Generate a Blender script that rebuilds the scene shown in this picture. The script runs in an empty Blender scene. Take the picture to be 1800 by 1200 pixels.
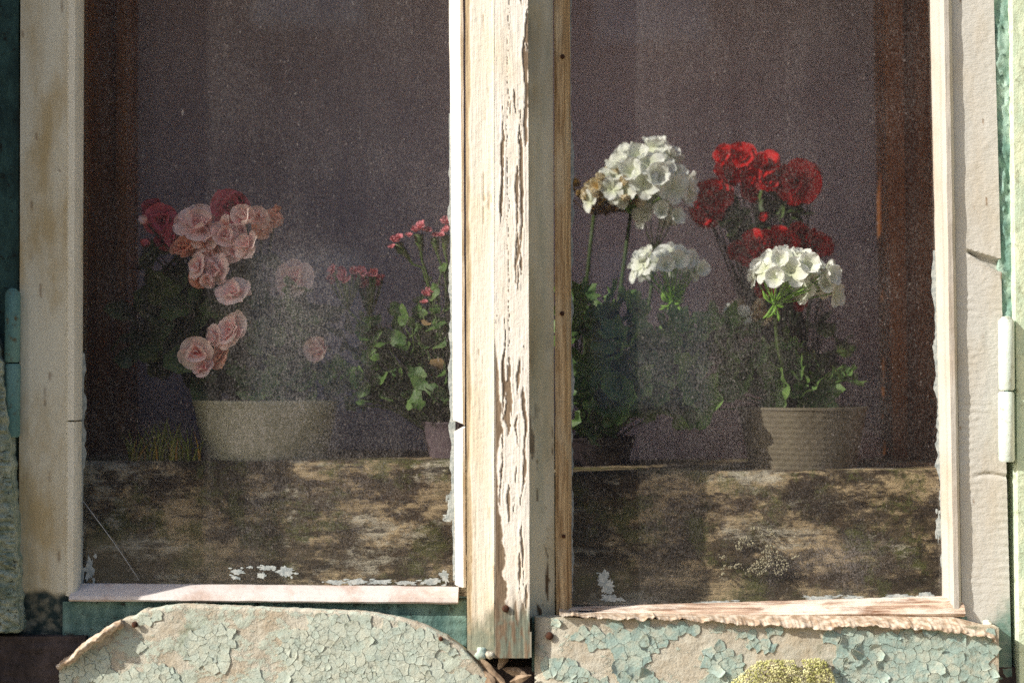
import bpy, math, random
import numpy as np
from mathutils import Vector, Matrix, Euler

# ------------------------------------------------------------------ scene, camera, light
scene = bpy.context.scene
C = scene.collection
rnd = random.Random(7)

CAM_H = 1.35
CAM = Vector((0.0, -1.75, CAM_H))
PITCH = math.radians(1.2)
LENS = 50.0
cam_data = bpy.data.cameras.new('camera')
cam_data.lens = LENS
cam_data.sensor_width = 36.0
cam_data.clip_end = 300.0
cam_data.clip_start = 0.05
cam_data.dof.use_dof = True
cam_data.dof.focus_distance = 1.765
cam_data.dof.aperture_fstop = 1.8
cam = bpy.data.objects.new('camera', cam_data)
cam.location = CAM
cam.rotation_euler = (math.pi / 2 + PITCH, 0, 0)
C.objects.link(cam)
scene.camera = cam

SUN_TRAVEL = Vector((2.3, 1.0, -1.55)).normalized()
S = -SUN_TRAVEL
world = bpy.data.worlds.new('World')
scene.world = world
world.use_nodes = True
wn = world.node_tree
wn.nodes.clear()
wo = wn.nodes.new('ShaderNodeOutputWorld')
wb = wn.nodes.new('ShaderNodeBackground')
ws = wn.nodes.new('ShaderNodeTexSky')
ws.sky_type = 'NISHITA'
ws.sun_disc = False
ws.sun_elevation = math.asin(S.z)
ws.sun_rotation = math.atan2(S.x, S.y)
ws.air_density = 1.0
ws.dust_density = 2.0
wb.inputs['Strength'].default_value = 0.14
wn.links.new(ws.outputs[0], wb.inputs['Color'])
wn.links.new(wb.outputs[0], wo.inputs['Surface'])

sun_data = bpy.data.lights.new('sun', 'SUN')
sun_data.energy = 5.0
sun_data.angle = math.radians(0.53)
sun_data.color = (1.0, 0.95, 0.86)
sun = bpy.data.objects.new('sun', sun_data)
sun.rotation_euler = SUN_TRAVEL.to_track_quat('-Z', 'Y').to_euler()
sun.location = (-6, -4, 7)
C.objects.link(sun)

vs = scene.view_settings
vs.view_transform = 'Standard'
vs.look = 'None'
vs.gamma = 1.0
vs.use_curve_mapping = False
vs.exposure = 0.52
scene.cycles.transparent_max_bounces = 10
scene.cycles.max_bounces = 6
scene.cycles.diffuse_bounces = 4
scene.cycles.glossy_bounces = 2
scene.cycles.caustics_reflective = False
scene.cycles.caustics_refractive = False
scene.cycles.use_denoising = False

# ------------------------------------------------------------------ pixel -> place
KP = 36.0 / LENS / 1800.0
CP, SP = math.cos(PITCH), math.sin(PITCH)

def PA(px, py, Y):
    """points at depth Y that the photograph shows at (px, py); arrays allowed"""
    u = (np.asarray(px, float) - 900.0) * KP
    v = (600.0 - np.asarray(py, float)) * KP
    dy = CP - v * SP
    dz = SP + v * CP
    t = (np.asarray(Y, float) - CAM.y) / dy
    return u * t, CAM.z + dz * t

def P(px, py, Y):
    x, z = PA(px, py, Y)
    return Vector((float(x), Y, float(z)))

def S_(npx, Y):
    return npx * KP * (Y - CAM.y)

# ------------------------------------------------------------------ numpy noise
def _h(ix, iy, seed):
    n = (ix.astype(np.int64) * 374761393 + iy.astype(np.int64) * 668265263 + seed * 1442695041) & 0x7fffffff
    n = ((n ^ (n >> 13)) * 1274126177) & 0x7fffffff
    n = (n ^ (n >> 16)) & 0xffff
    return n / 65535.0

def vnoise(x, y, seed=0):
    x = np.asarray(x, float); y = np.asarray(y, float)
    x, y = np.broadcast_arrays(x, y)
    ix = np.floor(x); iy = np.floor(y)
    fx = x - ix; fy = y - iy
    fx = fx * fx * (3 - 2 * fx); fy = fy * fy * (3 - 2 * fy)
    a = _h(ix, iy, seed); b = _h(ix + 1, iy, seed); c = _h(ix, iy + 1, seed); d = _h(ix + 1, iy + 1, seed)
    return (a * (1 - fx) + b * fx) * (1 - fy) + (c * (1 - fx) + d * fx) * fy

def fbm(x, y, seed=0, octaves=4):
    s = 0.0; amp = 0.5; tot = 0
    for o in range(octaves):
        s = s + amp * vnoise(np.asarray(x) * 2 ** o, np.asarray(y) * 2 ** o, seed + o * 17)
        tot += amp; amp *= 0.55
    return s / tot

def sstep(a, b, x):
    t = np.clip((np.asarray(x, float) - a) / (b - a), 0, 1)
    return t * t * (3 - 2 * t)

# ------------------------------------------------------------------ materials
def sr(r, g, b):
    f = lambda c: (c / 255 / 12.92) if c / 255 <= 0.04045 else ((c / 255 + 0.055) / 1.055) ** 2.4
    return (f(r), f(g), f(b), 1.0)

class Mat:
    def __init__(s, name, rough=0.7, spec=0.3):
        s.m = bpy.data.materials.new(name)
        s.m.use_nodes = True
        s.nt = s.m.node_tree
        s.nt.nodes.clear()
        s.out = s.nt.nodes.new('ShaderNodeOutputMaterial')
        s.b = s.nt.nodes.new('ShaderNodeBsdfPrincipled')
        s.b.inputs['Roughness'].default_value = rough
        s.b.inputs['Specular IOR Level'].default_value = spec
        s.nt.links.new(s.b.outputs[0], s.out.inputs['Surface'])
        s.pos = s.nt.nodes.new('ShaderNodeNewGeometry').outputs['Position']
        s.obj = s.nt.nodes.new('ShaderNodeTexCoord').outputs['Object']
    def set(s, inp, v):
        if isinstance(v, bpy.types.NodeSocket): s.nt.links.new(v, inp)
        else: inp.default_value = v
    def noise(s, scale=10, detail=4, rough=0.55, vec=None, st=(1, 1, 1), dist=0.0, off=(0, 0, 0)):
        n = s.nt.nodes.new('ShaderNodeTexNoise')
        mp = s.nt.nodes.new('ShaderNodeMapping')
        mp.inputs['Scale'].default_value = st
        mp.inputs['Location'].default_value = off
        s.nt.links.new(vec or s.pos, mp.inputs['Vector'])
        s.nt.links.new(mp.outputs[0], n.inputs['Vector'])
        n.inputs['Scale'].default_value = scale
        n.inputs['Detail'].default_value = detail
        n.inputs['Roughness'].default_value = rough
        n.inputs['Distortion'].default_value = dist
        return n.outputs['Fac']
    def voro(s, scale=10, vec=None, st=(1, 1, 1), feature='F1', rnd_=1.0):
        n = s.nt.nodes.new('ShaderNodeTexVoronoi')
        n.feature = feature
        mp = s.nt.nodes.new('ShaderNodeMapping')
        mp.inputs['Scale'].default_value = st
        s.nt.links.new(vec or s.pos, mp.inputs['Vector'])
        s.nt.links.new(mp.outputs[0], n.inputs['Vector'])
        n.inputs['Scale'].default_value = scale
        n.inputs['Randomness'].default_value = rnd_
        return n.outputs['Distance']
    def ramp(s, f, a, b, va=0.0, vb=1.0):
        n = s.nt.nodes.new('ShaderNodeMapRange')
        n.interpolation_type = 'SMOOTHSTEP'
        s.nt.links.new(f, n.inputs['Value'])
        n.inputs['From Min'].default_value = a
        n.inputs['From Max'].default_value = b
        n.inputs['To Min'].default_value = va
        n.inputs['To Max'].default_value = vb
        return n.outputs[0]
    def math(s, op, a, b=0.0):
        n = s.nt.nodes.new('ShaderNodeMath'); n.operation = op
        s.set(n.inputs[0], a); s.set(n.inputs[1], b)
        return n.outputs[0]
    def mix(s, f, a, b):
        n = s.nt.nodes.new('ShaderNodeMix'); n.data_type = 'RGBA'
        s.set(n.inputs['Factor'], f); s.set(n.inputs['A'], a); s.set(n.inputs['B'], b)
        return n.outputs['Result']
    def attr(s, name):
        n = s.nt.nodes.new('ShaderNodeAttribute'); n.attribute_name = name
        return n.outputs['Fac']
    def xyz(s, vec=None):
        n = s.nt.nodes.new('ShaderNodeSeparateXYZ')
        s.nt.links.new(vec or s.pos, n.inputs[0])
        return n.outputs
    def rand(s):
        return s.nt.nodes.new('ShaderNodeObjectInfo').outputs['Random']
    def bump(s, h, strength=0.4, dist=0.002):
        n = s.nt.nodes.new('ShaderNodeBump')
        n.inputs['Strength'].default_value = strength
        n.inputs['Distance'].default_value = dist
        s.nt.links.new(h, n.inputs['Height'])
        s.nt.links.new(n.outputs[0], s.b.inputs['Normal'])
        return n.outputs[0]
    def col(s, c): s.set(s.b.inputs['Base Color'], c); return s

def paint_mat(name, paint, paint2, wood, wood2, grain=(1, 1, 0.06), use_mask=True, bumpd=0.0012, green=None):
    m = Mat(name, 0.75, 0.25)
    g = m.noise(260, 5, 0.65, st=grain)
    wcol = m.mix(m.ramp(g, 0.3, 0.7), wood, wood2)
    st = m.noise(18, 4, 0.6, st=(1, 1, 0.35))
    pcol = m.mix(m.ramp(st, 0.42, 0.72), paint, paint2)
    fine = m.noise(340, 3, 0.6)
    pcol = m.mix(m.ramp(fine, 0.6, 0.85, 0, 0.35), pcol, wood)
    if green is not None:
        gk = m.attr('green')
        gn = m.noise(90, 4, 0.6)
        gf = m.math('MULTIPLY', gk, m.ramp(gn, 0.3, 0.6, 0.72, 1.0))
        pcol = m.mix(gf, pcol, green)
        wcol = m.mix(m.math('MULTIPLY', gf, 0.55), wcol, green)
    if use_mask:
        c = m.mix(m.attr('mask'), wcol, pcol)
    else:
        c = pcol
    m.col(c)
    hh = m.math('ADD', m.noise(420, 4, 0.6, st=grain), m.noise(150, 4, 0.6))
    m.bump(hh, 0.55, bumpd)
    return m.m

CREAM = sr(226, 216, 190); CREAM2 = sr(196, 170, 122)
M = {}
M['cream'] = paint_mat('cream_paint', sr(214, 208, 188), sr(182, 162, 122), sr(120, 90, 60), sr(90, 64, 44), green=sr(36, 52, 52))
M['cream_bead'] = paint_mat('cream_bead_paint', sr(222, 216, 198), sr(200, 188, 160), sr(150, 120, 84), sr(90, 64, 44), use_mask=False)
M['pilaster'] = paint_mat('peeling_white_paint', sr(230, 223, 212), sr(222, 208, 186), sr(142, 122, 100), sr(96, 80, 64), green=sr(112, 136, 124))
M['bare_post'] = paint_mat('worn_cream_paint', sr(230, 222, 207), sr(224, 210, 184), sr(200, 180, 146), sr(164, 138, 104), green=sr(100, 132, 124))
M['white_bead'] = paint_mat('white_bead_paint', sr(208, 204, 196), sr(200, 190, 176), sr(150, 130, 110), sr(110, 90, 70), use_mask=False)
M['right_bead'] = paint_mat('dirty_white_bead_paint', sr(180, 174, 165), sr(172, 156, 138), sr(150, 130, 110), sr(110, 90, 70), use_mask=False)
M['pink_bead'] = paint_mat('pinkish_bead_paint', sr(206, 197, 192), sr(178, 154, 140), sr(140, 106, 84), sr(96, 70, 52), grain=(0.06, 1, 1), use_mask=False)
M['grey_green'] = paint_mat('grey_cream_paint', sr(224, 216, 190), sr(204, 188, 150), sr(120, 96, 70), sr(70, 54, 40), green=sr(168, 172, 150))
M['ripple'] = paint_mat('thick_white_paint', sr(190, 188, 182), sr(186, 178, 164), sr(160, 136, 110), sr(110, 86, 64), grain=(0.35, 1, 1), green=sr(104, 130, 120))

def wood_bead():
    m = Mat('weathered_wood', 0.85, 0.2)
    g = m.noise(220, 5, 0.7, st=(1, 1, 0.05))
    c = m.mix(m.ramp(g, 0.3, 0.7), sr(138, 106, 72), sr(222, 192, 148))
    g2 = m.noise(500, 4, 0.6, st=(1, 1, 0.03))
    c = m.mix(m.ramp(g2, 0.62, 0.72), c, sr(66, 48, 32))
    p = m.noise(30, 4, 0.6, st=(1, 1, 0.3))
    c = m.mix(m.ramp(p, 0.5, 0.66, 0, 0.5), c, sr(205, 190, 160))
    m.col(c); m.bump(m.math('ADD', g, g2), 0.9, 0.002)
    return m.m
M['wood_bead'] = wood_bead()

def wood_h():
    m = Mat('weathered_wood_rail', 0.85, 0.2)
    g = m.noise(200, 5, 0.7, st=(0.06, 1, 1))
    c = m.mix(m.ramp(g, 0.3, 0.7), sr(120, 84, 62), sr(226, 202, 180))
    p = m.noise(40, 4, 0.6, st=(0.4, 1, 1))
    c = m.mix(m.ramp(p, 0.42, 0.6, 0, 0.8), c, sr(232, 220, 206))
    g2 = m.noise(420, 4, 0.6, st=(0.035, 1, 1))
    c = m.mix(m.ramp(g2, 0.64, 0.72), c, sr(84, 58, 42))
    m.col(c); m.bump(m.math('ADD', g, g2), 0.9, 0.0022)
    return m.m
M['wood_h'] = wood_h()

def board(name, tint, cov):
    m = Mat(name, 0.85, 0.2)
    a = m.noise(30, 6, 0.65)
    c = m.mix(m.ramp(a, 0.35, 0.68), sr(192, 187, 172), sr(174, 161, 140))
    b = m.noise(46, 6, 0.7, st=(0.7, 1, 1), off=(3, 1, 2))
    c = m.mix(m.ramp(b, cov, cov + 0.08, 0, 0.75), c, tint)
    d = m.noise(150, 5, 0.75, off=(7, 4, 1))
    c = m.mix(m.ramp(d, 0.6, 0.72, 0, 0.8), c, sr(124, 104, 80))
    e = m.noise(16, 6, 0.75, off=(1, 9, 4))
    c = m.mix(m.ramp(e, 0.56, 0.7, 0, 0.6), c, sr(112, 120, 100))
    m.col(c)
    m.bump(m.math('ADD', m.noise(300, 4, 0.65), m.math('ADD', m.math('MULTIPLY', m.ramp(b, cov, cov + 0.04), 0.8), a)), 0.7, 0.0014)
    return m.m
M['board'] = board('bare_primer', sr(160, 176, 164), 0.56)
M['board_pale'] = board('pale_green_primer', sr(176, 188, 174), 0.47)

def flake(name, ca, cb):
    m = Mat(name, 0.7, 0.3)
    r = m.rand()
    c = m.mix(r, ca, cb)
    n = m.noise(90, 5, 0.65)
    c = m.mix(m.ramp(n, 0.42, 0.66, 0, 0.7), c, sr(188, 188, 170))
    n2 = m.noise(240, 4, 0.65, off=(2, 5, 3))
    c = m.mix(m.ramp(n2, 0.54, 0.72, 0, 0.8), c, sr(116, 122, 106))
    m.col(c); m.bump(m.math('ADD', m.noise(380, 4, 0.6), n), 0.5, 0.0012)
    return m.m
M['flake'] = flake('pale_turquoise_paint', sr(174, 186, 174), sr(186, 192, 178))
M['flake_teal'] = flake('turquoise_paint', sr(142, 164, 157), sr(164, 180, 169))

def green_old(name, c1, c2, dirt, bump=0.7, scale=40):
    m = Mat(name, 0.7, 0.3)
    a = m.noise(scale, 6, 0.68, st=(1, 1, 0.45))
    c = m.mix(m.ramp(a, 0.36, 0.66), c1, c2)
    b = m.noise(scale * 2.2, 5, 0.7, off=(3, 3, 3))
    c = m.mix(m.ramp(b, 0.54, 0.7), c, dirt)
    m.col(c); m.bump(m.math('ADD', a, b), bump, 0.003)
    return m.m
M['green_dark'] = green_old('dark_green_paint', sr(34, 58, 56), sr(60, 92, 88), sr(28, 30, 26))
M['green_mid'] = green_old('mid_green_paint', sr(104, 138, 126), sr(168, 190, 176), sr(62, 90, 82))
M['green_pale'] = green_old('pale_green_paint', sr(174, 192, 170), sr(204, 212, 186), sr(142, 150, 126))
M['green_rough'] = green_old('flaking_green_paint', sr(128, 142, 124), sr(186, 192, 172), sr(58, 62, 50), 1.0, 75)
M['green_rail'] = green_old('green_rail_paint', sr(74, 104, 98), sr(120, 148, 138), sr(46, 44, 36))
M['hinge_pale'] = green_old('pale_hinge_paint', sr(190, 204, 196), sr(204, 212, 200), sr(150, 156, 138), 0.4)
M['hinge_dark'] = green_old('teal_hinge_paint', sr(84, 122, 120), sr(104, 138, 132), sr(86, 78, 54), 0.4)
M['sill_dark'] = green_old('old_sill_wood', sr(62, 52, 50), sr(88, 76, 74), sr(38, 30, 22), 0.7)
M['hollow'] = green_old('gap_shade_wood', sr(20, 18, 14), sr(30, 24, 18), sr(14, 12, 10), 0.4)  # near-black colour stands in for the shade deep in the hinge gap

def brown():
    m = Mat('varnished_brown_wood', 0.42, 0.4)
    g = m.noise(60, 5, 0.6, st=(1, 1, 0.04))
    c = m.mix(m.ramp(g, 0.3, 0.7), sr(92, 48, 20), sr(122, 76, 36))
    m.col(c); m.bump(g, 0.2, 0.001)
    return m.m
M['brown'] = brown()

def curtain():
    m = Mat('mauve_cloth', 0.95, 0.1)
    w = m.noise(700, 2, 0.5, st=(1, 1, 0.4))
    w2 = m.noise(3, 4, 0.6)
    c = m.mix(m.ramp(w2, 0.3, 0.7), sr(182, 163, 172), sr(190, 171, 178))
    c = m.mix(m.ramp(w, 0.35, 0.65, 0, 0.3), c, sr(160, 143, 152))
    m.col(c); m.bump(w, 0.3, 0.001)
    return m.m
M['curtain'] = curtain()

def old_board():
    m = Mat('mossy_weathered_board', 0.9, 0.15)
    g = m.noise(30, 8, 0.8, st=(0.38, 1, 1), dist=0.2)
    c = m.mix(m.ramp(g, 0.43, 0.57), sr(66, 52, 38), sr(178, 156, 124))
    big = m.noise(10, 7, 0.78, st=(0.8, 1, 1.2), off=(0.4, 2, 5))
    c = m.mix(m.ramp(big, 0.47, 0.54, 0, 0.85), c, sr(48, 38, 27))
    ms = m.noise(15, 8, 0.8, off=(5, 2, 1))
    c = m.mix(m.ramp(ms, 0.50, 0.60, 0, 0.75), c, sr(82, 86, 42))
    pl = m.noise(12, 8, 0.82, st=(0.7, 1, 1.5), off=(8, 8, 2))
    c = m.mix(m.ramp(pl, 0.52, 0.62, 0, 0.85), c, sr(186, 177, 160))
    g3 = m.noise(100, 5, 0.75, st=(0.12, 1, 1))
    c = m.mix(m.ramp(g3, 0.55, 0.63, 0, 0.85), c, sr(40, 30, 22))
    m.col(c)
    m.bump(m.math('ADD', g, m.math('MULTIPLY', g3, -0.8)), 1.0, 0.006)
    return m.m
M['old_board'] = old_board()

def simple(name, c1, c2, scale=40, rough=0.8, bump=0.4, bd=0.002, spec=0.25, vec='pos'):
    m = Mat(name, rough, spec)
    v = m.pos if vec == 'pos' else m.obj
    a = m.noise(scale, 5, 0.6, vec=v)
    m.col(m.mix(m.ramp(a, 0.35, 0.65), c1, c2))
    m.bump(a, bump, bd)
    return m.m
M['lichen'] = simple('pale_lichen', sr(136, 128, 106), sr(172, 164, 140), 160)
M['moss'] = simple('yellow_moss', sr(158, 158, 92), sr(216, 211, 166), 60)
M['rust'] = simple('rusty_iron', sr(50, 32, 24), sr(84, 50, 32), 200, 0.8)
M['putty'] = simple('pale_paint_smear', sr(180, 184, 180), sr(140, 148, 148), 200)
M['crumb'] = simple('crumbling_old_paint', sr(158, 134, 110), sr(204, 190, 172), 110, 0.9, 0.6, 0.002)
M['chip'] = simple('splintered_wood', sr(104, 84, 66), sr(164, 142, 118), 90)
M['soil'] = simple('potting_soil', sr(34, 26, 20), sr(58, 44, 34), 160, 0.95, 0.8, 0.004)
M['plaster'] = simple('lime_plaster', sr(176, 166, 148), sr(196, 188, 170), 8, 0.9, 0.4, 0.004)
M['thread'] = simple('grey_thread', sr(150, 150, 150), sr(170, 170, 170), 40)

def pot_cream():
    m = Mat('cream_plastic', 0.55, 0.35)
    a = m.noise(14, 4, 0.6)
    m.col(m.mix(m.ramp(a, 0.3, 0.7), sr(152, 148, 128), sr(134, 132, 108)))
    return m.m
M['pot_cream'] = pot_cream()
def pot_woven():
    m = Mat('woven_pattern_plastic', 0.6, 0.3)
    a = m.noise(30, 4, 0.6)
    c = m.mix(m.ramp(a, 0.3, 0.7), sr(104, 95, 80), sr(92, 83, 70))
    m.col(c)
    return m.m
M['pot_woven'] = pot_woven()
M['pot_mauve'] = simple('mauve_plastic', sr(78, 66, 72), sr(88, 74, 80), 20, 0.5, 0.1)
M['pot_dark'] = simple('dark_plastic', sr(40, 32, 34), sr(56, 44, 46), 20, 0.5, 0.1)

def petal(name, centre, edge, back, trans=0.3, vein=0.1):
    m = Mat(name, 0.6, 0.2)
    t = m.attr('rad')
    r = m.rand()
    c = m.mix(m.ramp(t, 0.15, 0.95), centre, edge)
    c = m.mix(m.math('MULTIPLY', r, 0.45), c, back)
    n = m.noise(140, 3, 0.6, vec=m.obj)
    c = m.mix(m.ramp(n, 0.5, 0.75, 0, vein * 3), c, back)
    m.col(c)
    tr = m.nt.nodes.new('ShaderNodeBsdfTranslucent')
    m.set(tr.inputs['Color'], c)
    mx = m.nt.nodes.new('ShaderNodeMixShader')
    mx.inputs[0].default_value = trans
    m.nt.links.new(m.b.outputs[0], mx.inputs[1]); m.nt.links.new(tr.outputs[0], mx.inputs[2])
    m.nt.links.new(mx.outputs[0], m.out.inputs['Surface'])
    return m.m
M['petal_white'] = petal('white_petal', sr(226, 230, 200), sr(246, 246, 244), sr(232, 234, 228), 0.35, 0.03)
M['petal_wilt'] = petal('wilting_petal', sr(190, 160, 96), sr(232, 222, 196), sr(176, 140, 78), 0.3, 0.15)
M['petal_brown'] = petal('withered_petal', sr(120, 88, 40), sr(176, 146, 88), sr(130, 96, 44), 0.2, 0.2)
M['petal_pink'] = petal('pink_petal', sr(234, 128, 130), sr(253, 234, 230), sr(248, 206, 202), 0.45, 0.03)
M['petal_rose'] = petal('dark_rose_petal', sr(150, 40, 60), sr(204, 104, 122), sr(168, 60, 70), 0.25, 0.1)
M['petal_salmon'] = petal('salmon_petal', sr(214, 112, 84), sr(244, 196, 174), sr(222, 140, 104), 0.35, 0.08)
M['petal_red'] = petal('red_petal', sr(112, 5, 8), sr(190, 14, 18), sr(150, 8, 12), 0.2, 0.1)
M['petal_small'] = petal('small_pink_petal', sr(190, 50, 80), sr(230, 160, 168), sr(196, 84, 96), 0.3, 0.1)

def leaf(name, c1, c2, c3, veins=0.0):
    m = Mat(name, 0.5, 0.35)
    r = m.rand()
    c = m.mix(r, c1, c2)
    n = m.noise(7 if veins else 60, 4, 0.6, vec=m.obj)
    c = m.mix(m.ramp(n, 0.45, 0.75, 0, 0.6), c, c3)
    if veins:
        x, y, z = m.xyz(m.obj)
        a = m.math('ARCTAN2', y, x)
        w = m.math('ABSOLUTE', m.math('SINE', m.math('MULTIPLY', a, 3.5)))
        c = m.mix(m.ramp(w, 0.03, 0.16, veins, 0.0), c, sr(150, 166, 104))
        rim = m.math('SQRT', m.math('ADD', m.math('MULTIPLY', x, x), m.math('MULTIPLY', y, y)))
        c = m.mix(m.ramp(rim, 0.35, 0.75, 0.0, 0.35), c, sr(112, 136, 70))
    m.col(c)
    tr = m.nt.nodes.new('ShaderNodeBsdfTranslucent')
    m.set(tr.inputs['Color'], c)
    mx = m.nt.nodes.new('ShaderNodeMixShader')
    mx.inputs[0].default_value = 0.25
    m.bump(n, 0.3, 0.002)
    m.nt.links.new(m.b.outputs[0], mx.inputs[1]); m.nt.links.new(tr.outputs[0], mx.inputs[2])
    m.nt.links.new(mx.outputs[0], m.out.inputs['Surface'])
    return m.m
M['leaf_dark'] = leaf('dark_begonia_leaf', sr(48, 66, 36), sr(70, 86, 46), sr(66, 56, 34), 0.25)
M['leaf_ger'] = leaf('geranium_leaf', sr(70, 104, 56), sr(94, 122, 64), sr(62, 76, 44), 0.35)
M['leaf_bright'] = leaf('fresh_leaf', sr(58, 90, 40), sr(78, 106, 50), sr(54, 66, 36), 0.25)
M['leaf_dry'] = leaf('dry_leaf', sr(150, 122, 84), sr(166, 138, 98), sr(116, 88, 54))
M['stem'] = leaf('green_stem', sr(66, 86, 42), sr(78, 96, 46), sr(58, 66, 34))
M['stem_dark'] = leaf('dark_stem', sr(36, 46, 28), sr(44, 52, 30), sr(48, 40, 28))
M['stalk'] = leaf('fresh_pedicel', sr(142, 184, 70), sr(124, 170, 60), sr(106, 148, 52))
M['calyx'] = leaf('green_calyx', sr(84, 104, 48), sr(70, 92, 42), sr(96, 84, 46))
M['grass'] = leaf('grass_blade', sr(92, 110, 38), sr(120, 124, 44), sr(150, 126, 44))
M['yellow_stalk'] = leaf('yellow_stalk', sr(176, 132, 40), sr(160, 118, 36), sr(140, 110, 40))

# glass: clear pane with a dusty, streaked, spotted outer face
def glass_clear():
    m = Mat('window_glass')
    nt = m.nt
    tr = nt.nodes.new('ShaderNodeBsdfTransparent'); tr.inputs[0].default_value = (0.96, 0.97, 0.96, 1)
    nt.links.new(tr.outputs[0], m.out.inputs['Surface'])
    return m.m
M['glass_clear'] = glass_clear()

def glass_dusty():
    m = Mat('dusty_window_glass')
    nt = m.nt
    tr = nt.nodes.new('ShaderNodeBsdfTransparent'); tr.inputs[0].default_value = (0.97, 0.97, 0.96, 1)
    gl = nt.nodes.new('ShaderNodeBsdfGlossy'); gl.inputs['Roughness'].default_value = 0.015
    lw = nt.nodes.new('ShaderNodeLayerWeight'); lw.inputs['Blend'].default_value = 0.5
    refl = m.math('ADD', m.math('MULTIPLY', m.math('POWER', lw.outputs['Facing'], 5.0), 0.93), 0.07)
    mx = nt.nodes.new('ShaderNodeMixShader')
    nt.links.new(refl, mx.inputs[0]); nt.links.new(tr.outputs[0], mx.inputs[1]); nt.links.new(gl.outputs[0], mx.inputs[2])
    x, y, z = m.xyz()
    film = m.noise(9, 3, 0.6, st=(1, 1, 0.8))
    slant = m.noise(620, 2, 0.6, st=(1, 1, 0.3), off=(1, 1, 1))
    grain = m.noise(560, 2, 0.7)
    streak = m.noise(45, 3, 0.6, st=(1, 1, 0.07), off=(2, 0, 3))
    amount = m.math('MULTIPLY', m.ramp(film, 0.3, 0.72, 0.034, 0.075), m.ramp(streak, 0.35, 0.68, 0.86, 1.22))
    def blob(px, py, rx, rz, amp):
        c = P(px, py, 0.02)
        dx = m.math('DIVIDE', m.math('SUBTRACT', x, c.x), S_(rx, 0.02))
        dz = m.math('DIVIDE', m.math('SUBTRACT', z, c.z), S_(rz, 0.02))
        d = m.math('SQRT', m.math('ADD', m.math('MULTIPLY', dx, dx), m.math('MULTIPLY', dz, dz)))
        d = m.math('ADD', d, m.math('MULTIPLY', m.math('SUBTRACT', patch, 0.5), 1.5))
        return m.ramp(d, 0.0, 1.05, amp, 0.0)
    patch = m.noise(26, 4, 0.65)
    for args in ((530, 560, 170, 190, 0.10), (470, 740, 170, 80, 0.09), (640, 860, 240, 170, 0.05), (1240, 640, 190, 160, 0.08), (1470, 985, 160, 60, 0.12)):  # dust haze patches, partly painting in soft reflections of outdoor plants
        amount = m.math('ADD', amount, blob(*args))
    amount = m.math('MULTIPLY', amount, m.ramp(slant, 0.35, 0.72, 0.72, 1.5))
    amount = m.math('MULTIPLY', amount, m.ramp(grain, 0.34, 0.7, 0.35, 2.1))
    vd = m.voro(150, st=(1, 0.0, 0.6))
    spots = m.math('MULTIPLY', m.ramp(vd, 0.08, 0.2, 1.0, 0.0), m.ramp(patch, 0.44, 0.6))
    amount = m.math('ADD', amount, m.math('MULTIPLY', spots, 0.25))
    vd2 = m.voro(22, st=(1, 0.0, 0.3))
    amount = m.math('ADD', amount, m.math('MULTIPLY', m.ramp(vd2, 0.018, 0.042, 0.7, 0.0), m.ramp(film, 0.45, 0.5)))
    amount = m.math('MINIMUM', amount, 0.85)
    df = nt.nodes.new('ShaderNodeBsdfDiffuse'); df.inputs['Color'].default_value = sr(190, 182, 178)
    tl = nt.nodes.new('ShaderNodeBsdfTranslucent'); tl.inputs['Color'].default_value = sr(190, 182, 178)
    dm = nt.nodes.new('ShaderNodeMixShader'); dm.inputs[0].default_value = 0.35
    nt.links.new(df.outputs[0], dm.inputs[1]); nt.links.new(tl.outputs[0], dm.inputs[2])
    fin = nt.nodes.new('ShaderNodeMixShader')
    nt.links.new(amount, fin.inputs[0]); nt.links.new(mx.outputs[0], fin.inputs[1]); nt.links.new(dm.outputs[0], fin.inputs[2])
    nt.links.new(fin.outputs[0], m.out.inputs['Surface'])
    return m.m
M['glass_dusty'] = glass_dusty()

# ------------------------------------------------------------------ object helpers
def link(o, parent=None):
    C.objects.link(o)
    if parent is not None: o.parent = parent
    return o

def thing(name, label, cat, loc, group=None):
    o = bpy.data.objects.new(name, None)
    o.empty_display_size = 0.05
    o.location = loc
    o['label'] = label; o['category'] = cat
    if group: o['group'] = group
    C.objects.link(o)
    return o

def wloc(o):
    v = Vector(o.location)
    p = o.parent
    while p is not None:
        v += Vector(p.location); p = p.parent
    return v

def make(name, verts, faces, mats, parent=None, smooth=True, attrs=None, fmat=None, label=None, stuff=False, sharp=None):
    """verts in world coordinates (parents are never rotated unless stated)"""
    V = np.asarray(verts, float)
    c = (V.min(0) + V.max(0)) / 2
    me = bpy.data.meshes.new(name)
    me.from_pydata((V - c).tolist(), [], faces if isinstance(faces, list) else faces.tolist())
    if not isinstance(mats, (list, tuple)): mats = [mats]
    for m in mats: me.materials.append(m)
    if fmat is not None: me.polygons.foreach_set('material_index', fmat)
    if smooth: me.polygons.foreach_set('use_smooth', [True] * len(me.polygons))
    if attrs:
        for k, a in attrs.items():
            at = me.attributes.new(k, 'FLOAT', 'POINT')
            at.data.foreach_set('value', np.asarray(a, np.float32).ravel())
    if sharp is not None:
        try: me.set_sharp_from_angle(angle=math.radians(sharp))
        except Exception: pass
    me.update()
    o = bpy.data.objects.new(name, me)
    link(o, parent)
    off = Vector(c)
    if parent is not None: off = off - wloc(parent)
    o.location = off
    if label: o['label'] = label
    if stuff: o['kind'] = 'stuff'
    return o

def inst(name, mesh, mat4, parent, label=None):
    """share mesh data; mat4 is world"""
    o = bpy.data.objects.new(name, mesh)
    link(o, parent)
    pw = wloc(parent)
    o.matrix_local = Matrix.Translation(-pw) @ mat4
    if label: o['label'] = label
    return o

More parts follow.
